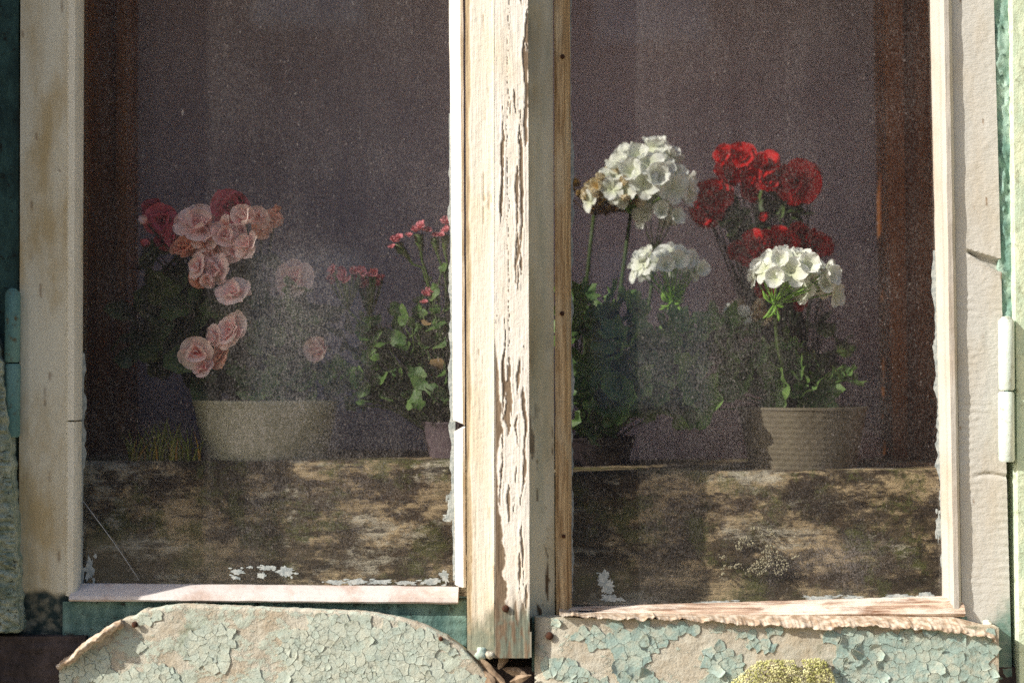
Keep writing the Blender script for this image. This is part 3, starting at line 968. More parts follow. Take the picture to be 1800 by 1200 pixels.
def insL(x, y): return 108 < x < 880 and y > float(topL(np.array([x]))[0]) + 7 and y < 1225
def keepL(x, y):
    k = 0.5 + 1.5 * (float(fbm(x / 75, y / 40, 121, 3)) - 0.5)
    return k + 0.10 * float(sstep(430, 560, x)) + 0.05 * float(sstep(1100, 1180, y)) - 0.10 * float(np.exp(-((x - 300) / 130) ** 2)) > 0.47
def insR(x, y): return 950 < x < 1748 and y > float(topR(np.array([x]))[0]) + 8 and y < 1225
def keepR(x, y):
    k = 0.5 + 1.4 * (float(fbm(x / 75, y / 40, 131, 3)) - 0.5)
    b = 0.20 * float(sstep(1430, 1540, x)) + 0.10 * float(sstep(1150, 1190, y)) - 0.16 * float(sstep(1150, 980, x)) + 0.12 * float(sstep(1130, 1095, y))
    return k + b > 0.52
flakes(boardL, 100, 890, 1060, 1215, 19, keepL, YBL, surf_L, insL, 3, 0.7, topL, 'flake')
flakes(boardR, 940, 1760, 1085, 1215, 19, keepR, YBR, surf_R, insR, 4, 1.7, topR, 'flake_teal')

# nails, paint drips, smears, thread
def nail(parent, px, py, Y, r=0.0035):
    c = P(px, py, Y)
    V, F = lathe_geo([(r * 0.4, 0.004), (r * 0.4, 0.0), (r, -0.0002), (r * 0.9, -0.0016), (r * 0.3, -0.0022)], 12)
    V = [(c.x + a, c.y + z, c.z + b) for a, b, z in V]
    return make('nail', V, F, M['rust'], parent, True)
nail(sashL, 889, 1069, -0.0415, 0.0045)
nail(sashR, 988, 551, -0.0045, 0.003); nail(sashR, 989, 100, -0.0045, 0.003); nail(sashR, 991, 942, -0.0045, 0.0025)
nail(boardL, 775, 1122, YBL - 0.003, 0.003); nail(boardL, 237, 1097, YBL - 0.003, 0.004); nail(boardR, 966, 1117, YBR - 0.001, 0.005)

def lump(name, parent, px, py, Y, r, mat, seed, sq=(1, 1, 1)):
    c = P(px, py, Y)
    V = []; F = []
    nu, nv = 18, 10
    for i in range(nv + 1):
        ph = math.pi * i / nv
        for j in range(nu):
            th = 2 * math.pi * j / nu
            d = Vector((math.sin(ph) * math.cos(th), math.sin(ph) * math.sin(th), math.cos(ph)))
            k = 0.55 + 0.9 * float(fbm(d.x * 2 + seed, d.z * 2 + d.y, seed, 3))
            V.append((c.x + d.x * r * k * sq[0], c.y + d.y * r * k * sq[1], c.z + d.z * r * k * sq[2]))
    for i in range(nv):
        for j in range(nu):
            j2 = (j + 1) % nu
            F.append([i * nu + j, (i + 1) * nu + j, (i + 1) * nu + j2, i * nu + j2])
    return make(name, V, F, mat, parent, True)
lump('paint_lump', sashL, 846, 1147, -0.038, 0.0075, M['flake_teal'], 3, (1, 0.8, 0.9))
lump('paint_lump', sashL, 861, 1151, -0.039, 0.0062, M['board'], 5, (1, 0.8, 0.8))
lump('paint_lump', sashR, 1735, 1098, -0.006, 0.0062, M['cream_bead'], 7)

def smear(parent, px, py, w, h, seed, Y=0.0182, mat='putty'):
    """thin ragged dab of old paint on the glass, with crumbs round it"""
    r = random.Random(seed)
    dabs = [(px, py, w, h, 40)]
    for i in range(5):
        dabs.append((px + r.uniform(-.6, .6) * w, py + r.uniform(-.6, .6) * h, r.uniform(.12, .3) * w + 1, r.uniform(.12, .3) * h + 1, 10))
    V = []; F = []
    for (cx, cy, ww, hh, k) in dabs:
        base = len(V)
        ring = []
        for i in range(k):
            t = 2 * math.pi * i / k
            rr = 0.35 + 1.1 * float(fbm(math.cos(t) * 2.6 + seed * 3.1, math.sin(t) * 2.6 + seed, seed, 4)) * r.uniform(0.6, 1.25)
            ring.append((cx + math.cos(t) * ww * 0.5 * rr, cy + math.sin(t) * hh * 0.5 * rr))
        for dy in (-0.00035, 0.0001):
            for (a, b) in ring:
                p = P(a, b, Y); V.append((p.x, Y + dy, p.z))
        p = P(cx, cy, Y); V.append((p.x, Y - 0.0005, p.z))
        for i in range(k):
            j = (i + 1) % k
            F.append([base + 2 * k, base + i, base + j]); F.append([base + i, base + k + i, base + k + j, base + j])
        F.append([base + k + i for i in range(k)])
    return make('paint_smear', V, F, M[mat], parent, False)
q = 0
for (a, b, w, h) in [(417, 1005, 26, 12), (414, 1015, 14, 6), (460, 1011, 18, 9), (470, 998, 28, 10), (503, 1004, 34, 20), (440, 996, 10, 5),
                     (590, 1023, 40, 8), (628, 1021, 36, 11), (668, 1022, 44, 9), (712, 1024, 40, 8), (760, 1021, 36, 12), (782, 1012, 16, 22),
                     (793, 892, 14, 60), (789, 910, 18, 14), 
                     (157, 1000, 18, 40)]:
    q += 1; smear(paneL, a, b, w, h, q)
for (a, b, w, h) in [(1062, 1012, 20, 22), (1068, 1030, 26, 28), (1072, 1050, 34, 14), (1058, 1022, 14, 14), (1090, 1053, 14, 8), (1650, 925, 12, 50),
                     
                     (1440, 1051, 60, 8), (1500, 1049, 40, 7), (1580, 1048, 60, 9), (1627, 1045, 30, 12), (1260, 1058, 60, 6)]:
    q += 1; smear(paneR, a, b, w, h, q)
def edge_smear(parent, xa, xb, py0, py1, w, seed, side=1, Y=0.0182):
    """ragged film of paint along the edge of a pane (upright)"""
    n = int((py1 - py0) / 2.5)
    V = []; F = []
    for i in range(n + 1):
        py = py0 + (py1 - py0) * i / n
        e = xa + (xb - xa) * i / n
        ww = w * max(0.0, 2.6 * (float(fbm(py / 34, seed, seed, 5)) - 0.36)) * math.sin(math.pi * min(1, max(0, i / n)) ) ** 0.3
        for k, dy in ((0, -0.0004), (1, -0.0004), (1, 0.0001), (0, 0.0001)):
            p = P(e + side * (ww if k else -6), py, Y); V.append((p.x, Y + dy, p.z))
    for i in range(n):
        for j in range(4):
            j2 = (j + 1) % 4
            F.append([i * 4 + j, i * 4 + j2, (i + 1) * 4 + j2, (i + 1) * 4 + j])
    return make('paint_smear', V, F, M['putty'], parent, False)
edge_smear(paneL, 789, 797, 200, 1020, 5, 3, -1); edge_smear(paneL, 148, 145, 620, 1030, 7, 4, 1)
edge_smear(paneR, 1003, 1006, -60, 1070, 6, 6, 1); edge_smear(paneR, 1640, 1659, 440, 1050, 7, 7, -1)
V, F = tube_geo(curve_pts(P(146, 880, 0.012), P(245, 1020, 0.012), (0.006, 0, -0.006), 8), 0.0005, 5)
make('cobweb_thread', V, F, M['thread'], sashL)

# splinters lying in the gap between the boards
for i, (a, b, ln, ang, y) in enumerate([(852, 1168, 40, 28, -0.026), (884, 1160, 34, 118, -0.024), (870, 1186, 54, 42, -0.03), (905, 1180, 44, 12, -0.026), (915, 1192, 40, -20, -0.03), (860, 1196, 40, 60, -0.034)]):
    c = P(a, b, y)
    L = S_(ln, y) / 2
    d = Vector((math.cos(math.radians(ang)), -0.2, -math.sin(math.radians(ang))))
    V = []
    r = random.Random(i)
    u = d.cross(Vector((0, 1, 0))).normalized()
    for t in np.linspace(-1, 1, 6):
        wv = 0.006 * (1 - abs(t) ** 1.5) * r.uniform(0.6, 1.2) + 0.0006
        th = 0.0025 * (1 - abs(t) * 0.6)
        p = c + d * (L * t)
        for su, sy in ((1, 0), (0.2, -1), (-1, 0), (0, 1)):
            V.append(tuple(p + u * (wv * su) + Vector((0, th * sy, 0))))
    F = []
    for k in range(5):
        for j in range(4):
            j2 = (j + 1) % 4
            F.append([k * 4 + j, k * 4 + j2, (k + 1) * 4 + j2, (k + 1) * 4 + j])
    F += [[3, 2, 1, 0], [20, 21, 22, 23]]
    o = make('wood_splinter', V, F, M['chip'], None, False)
    o['label'] = 'pale wood splinter in the gap below the central window post'
    o['category'] = 'splinter'; o['group'] = 'splinters in the gap between the two boards'

# moss cushion growing on the right board
mc = P(1370, 1186, YBR)
moss = thing('moss_clump', 'yellow green moss cushion growing on the right flaking board', 'moss', mc)
r = random.Random(5)
V = []; F = []
for i in range(2600):
    a = r.uniform(1285, 1465); t = (a - 1285) / 180
    topy = np.interp(a, [1285, 1310, 1330, 1360, 1400, 1440, 1452, 1465], [1196, 1176, 1160, 1157, 1158, 1155, 1162, 1190])
    if 1395 < a < 1408: topy += 14
    b = topy + (r.random() ** 1.3) * 70
    depth = 0.022 * min(1, (b - topy) / 18 + 0.25) * r.uniform(0.3, 1.0)
    c = P(a, b, YBR) + Vector((0, -depth - 0.002, 0))
    rr = r.uniform(0.0005, 0.0012)
    base = len(V)
    ax = Vector((r.uniform(-1, 1), r.uniform(-1.2, 0), r.uniform(-0.2, 1.2))).normalized()
    u = ax.cross(Vector((1, 0.2, 0.1))).normalized(); w = ax.cross(u)
    for (h, k) in ((-1, 0.5), (0.4, 1.0), (1.3, 0.6)):
        for j in range(5):
            tt = j * 2 * math.pi / 5
            V.append(tuple(c + ax * (h * rr) + (u * math.cos(tt) + w * math.sin(tt)) * rr * k))
    V.append(tuple(c + ax * rr * 2.0))
    for k in range(2):
        for j in range(5):
            j2 = (j + 1) % 5
            F.append([base + k * 5 + j, base + k * 5 + j2, base + (k + 1) * 5 + j2, base + (k + 1) * 5 + j])
    for j in range(5): F.append([base + 10 + j, base + 10 + (j + 1) % 5, base + 15])
make('cushion', V, F, M['moss'], moss, True, stuff=True)

# ------------------------------------------------------------------ inside: brown frame, curtain, old boards
zi0 = P(900, 1120, 0.05).z; zi1 = P(900, TOP, 0.05).z
inner = thing('inner_window_frame', 'reddish brown varnished inner window frame behind the dusty panes', 'window frame', (0, 0.25, zi0))
xl = P(80, 600, 0.05).x; xr = P(1722, 600, 0.05).x
box('lining', M['brown'], inner, xl - 0.03, xl, 0.046, 0.475, zi0, zi1)
box('lining', M['brown'], inner, xr, xr + 0.03, 0.046, 0.475, zi0, zi1)
box('lining', M['brown'], inner, xl, xr, 0.046, 0.475, zi1 - 0.03, zi1)
box('lining', M['brown'], inner, xl, xr, 0.10, 0.475, zi0, zi0 + 0.02)
YI = 0.26
px, py, s = grid(40, 203, 40, 203, TOP - 100, 1100, 12)
panel('jamb', M['brown'], inner, px, py, YI, None, 0.05)
px, py, s = grid(203.5, 222, 203.5, 222, TOP - 100, 1100, 9)
panel('jamb_edge', M['brown'], inner, px, py, YI - 0.014, None, 0.062)
px, py, s = grid(1588, 1760, 1600, 1760, TOP - 100, 1100, 12)
panel('jamb', M['brown'], inner, px, py, YI, None, 0.05)
px, py, s = grid(1555, 1587.5, 1574, 1599.5, TOP - 100, 1100, 9)
panel('jamb_edge', M['brown'], inner, px, py, YI - 0.014, None, 0.062)

YC = 0.47
px, py, s = grid(20, 1790, 20, 1790, TOP - 260, 1060, 12)
H = 0.006 * np.sin(px / 46 + 2.2 * fbm(px / 300, py / 900, 201)) * fbm(px / 260, py / 1400, 202) + 0.002 * (fbm(px / 60, py / 200, 203) - 0.5)
cur = panel('curtain', M['curtain'], None, px, py, YC, H, 0.004)
cur['label'] = 'plain mauve grey curtain hanging behind the flowers'; cur['category'] = 'curtain'

def old_plank(p0, p1, yl, yr, seed, label):
    cols = np.arange(p0, p1, 4.0)
    tp = np.interp(cols, [p0, p1], [yl, yr]) + 3.5 * (fbm(cols / 50, cols * 0, seed, 4) - 0.5)
    rows = np.concatenate([np.linspace(0, 0.1, 5)[:-1], np.linspace(0.1, 1, 62)])[:, None]
    px = cols[None, :] + 0 * rows; py = tp[None, :] + (1110 - tp)[None, :] * rows
    H = 0.010 * (fbm(px / 70, py / 22, seed + 1, 6) - 0.5) + 0.003 * (fbm(px / 14, py / 8, seed + 2, 4) - 0.5)
    H -= 0.008 * np.exp(-(py - tp[None, :]) / 5.0)
    o = panel('weathered_plank', M['old_board'], None, px, py, 0.058, H, 0.26, None, 60)
    o['label'] = label; o['category'] = 'plank'; o['group'] = 'old planks under the flower pots'
    return o
plankL = old_plank(92, 868, 811, 809, 211, 'mossy brown weathered plank under the cream pot behind the left pane')
plankR = old_plank(869, 1712, 832, 825, 221, 'lichen spotted weathered plank under the woven pot behind the right pane')
r = random.Random(12)
V = []; F = []
for (cx, cy, rx, ry, n) in ((1312, 978, 110, 42, 2600), (1330, 935, 60, 12, 300)):
    for i in range(n):
        a = r.uniform(-1, 1); b = r.uniform(-1, 1)
        if float(fbm(a * 2.6 + 40, b * 1.7 + 20, 19, 4)) < 0.50 + 0.22 * (a * a + b * b): continue
        c = P(cx + a * rx, cy + b * ry, 0.050) + Vector((0, r.uniform(-0.003, 0.003), 0))
        rr = r.uniform(0.0006, 0.0015)
        base = len(V)
        k = 6
        for j in range(k):
            t = 2 * math.pi * j / k
            V.append((c.x + math.cos(t) * rr * r.uniform(.7, 1.3), c.y + 0.002, c.z + math.sin(t) * rr * r.uniform(.7, 1.3)))
        V.append((c.x, c.y - 0.0006, c.z))
        for j in range(k): F.append([base + k, base + j, base + (j + 1) % k])
make('lichen_crust', V, F, M['lichen'], plankR, True, stuff=True)

ZPL = P(480, 810, 0.058).z - 0.002
ZPR = P(1340, 829, 0.058).z - 0.002

# ------------------------------------------------------------------ plants
def petal_grid(L, W, cup, ruffle, tilt, az, base_r, nl=6, nw=6, seed=0, zoff=0.0, curl=0.0):
    """a petal in the flower's local frame (axis +Z): narrow claw, broad rounded end"""
    V = []; R = []
    for i in range(nl + 1):
        t = math.sin(0.5 * math.pi * i / nl) if i else 0.0
        if t > 0.55: w = W * math.sqrt(max(0.03, 1 - ((t - 0.55) / 0.46) ** 2))
        else: w = W * (0.28 + 0.72 * math.sin(0.5 * math.pi * t / 0.55))
        for j in range(nw + 1):
            q = j / nw * 2 - 1
            rr = base_r + L * t
            x = q * w * 0.5
            z = cup * (t * t) * L + 0.14 * W * q * q * (0.5 + abs(cup)) + ruffle * L * t * t * math.sin(q * 5 + seed * 1.7 + t * 2) - curl * L * max(0, t - 0.6) ** 1.2
            p = Vector((rr * math.cos(tilt) - z * math.sin(tilt), x, rr * math.sin(tilt) + z * math.cos(tilt) + zoff))
            p = Matrix.Rotation(az, 3, 'Z') @ p
            V.append(p); R.append(t)
    F = []
    for i in range(nl):
        for j in range(nw):
            a = i * (nw + 1) + j
            F.append([a, a + 1, a + nw + 2, a + nw + 1])
    return V, F, R

def flower_mesh(name, spec, mat, seed):
    r = random.Random(seed)
    V = []; F = []; R = []
    for (n, L, W, cup, ruf, tilt, base_r, z, curl, rs) in spec:
        a0 = r.uniform(0, 6.28)
        for k in range(n):
            v, f, rad = petal_grid(L * r.uniform(.88, 1.1), W * r.uniform(.88, 1.1), cup, ruf, tilt + r.uniform(-.2, .2), a0 + 2 * math.pi * k / n + r.uniform(-.3, .3), base_r, seed=r.uniform(0, 6), zoff=z, curl=curl)
            b = len(V)
            V += v; F += [[b + q for q in ff] for ff in f]; R += [rs + (1 - rs) * q for q in rad]
    me = bpy.data.meshes.new(name)
    me.from_pydata([tuple(v) for v in V], [], F)
    me.polygons.foreach_set('use_smooth', [True] * len(me.polygons))
    at = me.attributes.new('rad', 'FLOAT', 'POINT'); at.data.foreach_set('value', R)
    me.materials.append(mat)
    return me
# spec rows: n, length, width, cup, ruffle, tilt, base radius, z offset, curl, radial colour start   (unit radius)
ROSE = [(4, 0.95, 1.55, 0.12, 0.08, 0.10, 0.05, 0.0, 0.35, 0.55), (4, 0.84, 1.35, 0.16, 0.10, 0.42, 0.04, 0.04, 0.35, 0.35), (3, 0.55, 0.95, 0.2, 0.12, 0.8, 0.05, 0.05, 0.2, 0.1), (3, 0.34, 0.5, 0.2, 0.12, 1.1, 0.04, 0.06, 0.1, 0.0)]
BUD = [(4, 0.95, 1.1, 0.5, 0.03, 1.0, 0.05, 0.0, 0, 0.3), (4, 0.8, 0.8, 0.4, 0.03, 1.25, 0.03, 0.0, 0, 0.2)]
FLORET = [(5, 1.0, 1.0, -0.05, 0.06, 0.38, 0.06, 0.0, 0.35, 0.1)]
FLORET2 = [(5, 1.0, 0.95, 0.12, 0.07, 0.8, 0.06, 0.0, 0.2, 0.1)]
WILT = [(5, 0.9, 0.75, 0.3, 0.14, 0.95, 0.05, 0.0, -0.3, 0.0)]
TINY = [(5, 0.9, 0.85, 0.1, 0.12, 0.7, 0.05, 0.0, 0.4, 0.0), (4, 0.6, 0.5, 0.2, 0.12, 1.1, 0.03, 0.0, 0.2, 0.0)]

OPEN = [(4, 0.98, 1.45, 0.10, 0.07, 0.10, 0.05, 0.0, 0.3, 0.6), (3, 0.66, 1.15, 0.25, 0.09, 0.62, 0.05, 0.04, 0.25, 0.35), (3, 0.36, 0.6, 0.2, 0.1, 1.0, 0.04, 0.05, 0.1, 0.0)]
HALF = [(4, 0.95, 1.4, 0.35, 0.07, 0.55, 0.05, 0.0, 0.25, 0.5), (3, 0.7, 1.0, 0.3, 0.08, 0.95, 0.04, 0.03, 0.1, 0.2)]
FM = {}
for key, spec in (('rose', ROSE), ('bud', BUD)):
    for col_ in ('pink', 'rose', 'salmon', 'red'):
        sp_ = [spec] * 3 if key == 'bud' else ([spec, spec, OPEN] if col_ == 'red' else [OPEN, OPEN, HALF, OPEN, ROSE])
        FM[key, col_] = [flower_mesh('begonia_' + key, q_, M['petal_' + col_], 10 * i + len(col_)) for i, q_ in enumerate(sp_)]
FM['floret', 'white'] = [flower_mesh('geranium_floret', FLORET if i < 2 else FLORET2, M['petal_white'], 70 + i) for i in range(4)]
FM['floret', 'wilt'] = [flower_mesh('wilted_floret', WILT if i else FLORET2, M['petal_wilt'], 80 + i) for i in range(3)]
FM['floret', 'brown'] = [flower_mesh('withered_floret', WILT, M['petal_brown'], 90 + i) for i in range(2)]
FM['tiny', 'small'] = [flower_mesh('small_pink_floret', TINY, M['petal_small'], 95 + i) for i in range(3)]

def leaf_mesh(name, mat, kind, seed):
    r = random.Random(seed)
    n, nr = 42, 3
    V = [(0, 0, 0)]; F = []
    for i in range(1, nr + 1):
        f = i / nr
        for j in range(n):
            t = -math.pi + 2 * math.pi * (j + 0.5) / n
            if kind == 'geranium':
                R = (0.84 + 0.13 * math.cos(7 * t) + 0.05 * math.cos(21 * t + seed)) * (1 - 0.62 * max(0, (abs(t) - 2.6) / 0.54))
                z = 0.22 * f * f + 0.13 * f * math.cos(7 * t + 0.6) - 0.16 * f * f * math.cos(t)
            elif kind == 'begonia':
                R = (0.55 + 0.42 * max(0, math.cos(t)) ** 2 + 0.12 * math.sin(t)) * (1 + 0.05 * math.sin(11 * t + seed)) * (1 - 0.5 * max(0, (abs(t) - 2.7) / 0.44))
                z = -0.14 * f * f * (1 + math.cos(2 * t)) + 0.05 * f * math.sin(4 * t + seed)
            else:
                R = (0.5 + 0.45 * max(0, math.cos(t)) ** 1.5) * (1 + 0.10 * math.cos(5 * t)) * (1 + 0.03 * math.sin(13 * t))
                z = 0.12 * f * f * math.cos(2 * t) + 0.05 * f * math.sin(3 * t + seed)
            V.append((R * f * math.cos(t), R * f * math.sin(t), z))
    for j in range(n):
        F.append([0, 1 + j, 1 + (j + 1) % n])
    for i in range(nr - 1):
        for j in range(n):
            j2 = (j + 1) % n
            F.append([1 + i * n + j, 1 + (i + 1) * n + j, 1 + (i + 1) * n + j2, 1 + i * n + j2])
    me = bpy.data.meshes.new(name)
    me.from_pydata(V, [], F)
    me.polygons.foreach_set('use_smooth', [True] * len(me.polygons))
    me.materials.append(mat)
    return me
LM = {
    'dark': [leaf_mesh('begonia_leaf', M['leaf_dark'], 'begonia', i) for i in range(3)],
    'ger': [leaf_mesh('geranium_leaf', M['leaf_ger'], 'geranium', i) for i in range(3)],
    'bright': [leaf_mesh('small_leaf', M['leaf_bright'], 'ivy', i) for i in range(3)],
    'dry': [leaf_mesh('dry_leaf', M['leaf_dry'], 'ivy', 9)],
}

def aim(pos, axis, size, spin=0.0, flat=1.0):
    q = Vector(axis).normalized().to_track_quat('Z', 'Y')
    return Matrix.Translation(pos) @ q.to_matrix().to_4x4() @ Matrix.Rotation(spin, 4, 'Z') @ Matrix.Diagonal((size, size, size * flat, 1))

def pot(parent, px, Y, zb, wtop_px, ztop, mat, taper=0.86, weave=False, label=None):
    c = P(px, 760, Y)
    r1 = S_(wtop_px, Y) / 2; r0 = r1 * taper
    h = ztop - zb
    n = 150 if weave else 56
    prof = [(r0 * 0.9, 0.004), (r1 * 0.95, h * 0.92), (r1 * 0.96, h - 0.001), (r1 * 0.985, h), (r1 * 1.012, h - 0.0006), (r1 * 1.014, h - 0.0035)]
    m = 46 if weave else 10
    for i in range(m + 1):
        f = 1 - i / m
        rr = r0 + (r1 - r0) * f
        if f > 0.9 and not weave: rr += 0.0015
        prof.append((rr, h * f * 0.955))
    prof.append((r0 * 0.96, 0.0))
    def disp(i, j, r, z):
        if not weave or i < 6 or z > h * 0.95 or z < h * 0.03: return 0
        k = i // 4
        ph = math.sin(j * 2 * math.pi / n * 30 + (math.pi if k % 2 else 0))
        return 0.0004 * ph * math.sin(math.pi * (i % 4) / 4 + 0.4) - 0.0006 * (i % 4 == 0)
    V, F = lathe_geo(prof, n, disp)
    V = [(c.x + a, Y + b, zb + z) for a, b, z in V]
    o = make('pot', V, F, mat, parent, True, sharp=60, label=label)
    Vs = [(c.x, Y, ztop - 0.012)] ; Fs = []
    for j in range(32):
        t = 2 * math.pi * j / 32
        Vs.append((c.x + r1 * 0.93 * math.cos(t), Y + r1 * 0.93 * math.sin(t), ztop - 0.018))
    for j in range(32): Fs.append([0, 1 + j, 1 + (j + 1) % 32])
    make('soil', Vs, Fs, M['soil'], o, True)
    return Vector((c.x, Y, ztop - 0.015))

def stem(parent, a, b, bend, r0, r1, mat='stem', n=8, name='stem'):
    pts = curve_pts(a, b, bend, n)
    rs = [r0 + (r1 - r0) * i / (n - 1) for i in range(n)]
    V, F = tube_geo(pts, rs, 6)
    return make(name, V, F, M[mat], parent, True)

def foliage(parent, root, kind, spots, seed, ysp=0.04, pet=True, stemmat='stem_dark'):
    """spots: (px, py, Y, rx, ry, count, size_px)"""
    r = random.Random(seed)
    V = []; F = []
    for (cx, cy, Y, rx, ry, n, sz) in spots:
        for i in range(n):
            while True:
                a = r.uniform(-1, 1); b = r.uniform(-1, 1)
                if a * a + b * b < 1: break
            yy = Y + r.uniform(-ysp, ysp)
            p = P(cx + a * rx, cy + b * ry, yy)
            size = S_(sz, yy) * r.uniform(0.5, 1.2)
            ax = Vector((r.uniform(-1.0, 0.8), r.uniform(-1.0, 0.0), r.uniform(-0.1, 1.1)))
            inst('leaf', r.choice(LM[kind]), aim(p, ax, size, r.uniform(0, 6.28)), parent)
            if pet:
                tube_geo(curve_pts(root + Vector((r.uniform(-.02, .02), r.uniform(-.02, .02), 0)), p, (r.uniform(-.01, .01), 0, 0.01), 5), [0.0016, 0.0014, 0.0012, 0.0011, 0.001], 4, V, F)
    if V: make('leaf_stalks', V, F, M[stemmat], parent, True)

def blooms(parent, root, lst, col_default, seed, stemmat='stem_dark'):
    """lst: (px, py, Y, r_px, kind, colour, axis)"""
    r = random.Random(seed)
    V = []; F = []
    for it in lst:
        px, py, Y, rp = it[:4]
        kind = it[4] if len(it) > 4 and it[4] else 'rose'
        colr = it[5] if len(it) > 5 and it[5] else col_default
        p = P(px, py, Y)
        ax = it[6] if len(it) > 6 else (r.uniform(-.9, .9), -1, r.uniform(-.4, .8))
        if kind == 'bud': ax = (r.uniform(-.8, .8), -0.4, r.uniform(0.2, .8))
        inst('flower', r.choice(FM[kind, colr]), aim(p - Vector(ax).normalized() * S_(rp * 0.3, Y), ax, S_(rp * r.uniform(0.98, 1.28), Y), r.uniform(0, 6.28), r.uniform(0.7, 1.3)), parent)
        tube_geo(curve_pts(root + Vector((r.uniform(-.015, .015), 0, 0)), p + Vector((0, 0.008, -0.004)), (r.uniform(-.012, .012), 0.01, 0.015), 7), [0.0025, 0.0022, 0.002, 0.0018, 0.0015, 0.0013, 0.0012], 5, V, F)
    make('flower_stalks', V, F, M[stemmat], parent, True)

def umbel(parent, hub, centre, rad, n, kinds, size, seed, flat=1.0, down=0.0, pedmat='stalk', spread=1.0):
    """a head of florets: hub = where the pedicels meet, centre/rad = dome of the florets"""
    r = random.Random(seed)
    V = []; F = []
    pos = []
    k = 0
    for i in range(n):
        f = (i + 0.5) / n
        ph = math.acos(1 - f * (1.0 + down))
        th = i * 2.399963 + r.uniform(-.25, .25)
        d = Vector((math.sin(ph) * math.cos(th) * spread, math.sin(ph) * math.sin(th), math.cos(ph) * flat))
        p = centre + d * rad * r.uniform(0.88, 1.06)
        pos.append((p, d))
        tube_geo(curve_pts(hub, p, d * 0.004, 5), [0.0011, 0.001, 0.0009, 0.0009, 0.0012], 4, V, F)
    for j in range(8):   # small bracts at the hub
        a = j * 0.785
        tube_geo([hub, hub + Vector((math.cos(a) * 0.006, math.sin(a) * 0.006, 0.004))], [0.002, 0.0005], 4, V, F)
    head = make('flower_head', V, F, M[pedmat], parent, True)
    for p, d in pos:
        me = r.choice(FM['floret', r.choice(kinds)])
        o = bpy.data.objects.new('floret', me)
        link(o, head)
        ax = (d + Vector((0, -0.35, 0.1))).normalized()
        o.matrix_local = Matrix.Translation(-wloc(head)) @ aim(p, ax, size * r.uniform(0.85, 1.12), r.uniform(0, 6.28))
    return head

# --- pink begonia in the cream pot (left pane)
yb = 0.15
zt = P(470, 704, yb - 0.09).z
pink = thing('potted_begonia', 'pink rose-like begonia spilling over a cream pot behind the left pane', 'potted plant', (P(470, 760, yb).x, yb, ZPL), 'potted flowers behind the glass')
rt = pot(pink, 468, yb, ZPL, 252, zt, M['pot_cream'], 0.84, label='smooth cream pot')
foliage(pink, rt, 'dark', [(320, 570, 0.15, 110, 100, 44, 52), (450, 630, 0.15, 120, 70, 40, 48), (430, 520, 0.15, 110, 80, 34, 46), (300, 480, 0.15, 60, 70, 14, 44), (540, 590, 0.16, 60, 70, 16, 44)], 1)
PF = [(257, 388, .08, 14, 'bud', 'pink'), (284, 386, .09, 26, '', 'rose'), (252, 430, .09, 15, 'bud', 'rose'), (294, 418, .10, 22, '', 'rose'), (350, 395, .07, 34), (344, 424, .08, 20, '', 'salmon'),
      (322, 432, .08, 20, '', 'salmon'), (397, 392, .06, 16, 'bud'), (431, 386, .055, 27), (404, 364, .08, 30, '', 'rose'), (455, 382, .07, 17), (478, 382, .09, 19, '', 'salmon'), (388, 428, .08, 28, '', 'salmon'),
      (433, 430, .055, 24), (344, 466, .06, 24), (380, 472, .06, 27), (350, 487, .07, 18, '', 'salmon'), (408, 511, .05, 28), (432, 514, .06, 14, 'bud'), (402, 579, .055, 29), (376, 590, .06, 17),
      (344, 620, .055, 28), (384, 622, .07, 25, '', 'salmon'), (356, 645, .06, 16), (515, 489, .10, 28, '', 'pink'), (560, 614, .11, 30), (330, 400, .1, 20), (372, 445, .08, 20, '', 'pink'), (422, 408, .08, 20, '', 'pink'), (375, 375, .1, 20, '', 'pink'), (418, 356, .09, 22, '', 'rose'), (395, 350, .10, 18, 'bud', 'rose'), (460, 400, .08, 18, '', 'salmon'), (335, 378, .09, 22), (410, 440, .07, 22), (360, 415, .07, 22), (395, 412, .065, 22), (368, 490, .06, 18), (312, 415, .09, 20, '', 'rose'), (485, 370, .1, 14, 'bud', 'salmon'), (268, 372, .1, 20, '', 'rose')]
blooms(pink, rt, PF, 'pink', 2)
foliage(pink, rt, 'ger', [(528, 545, 0.11, 40, 46, 9, 34), (560, 660, 0.12, 50, 34, 9, 34), (470, 560, 0.11, 40, 60, 8, 34), (450, 660, 0.10, 60, 26, 8, 36)], 71, 0.015, True, 'stem')

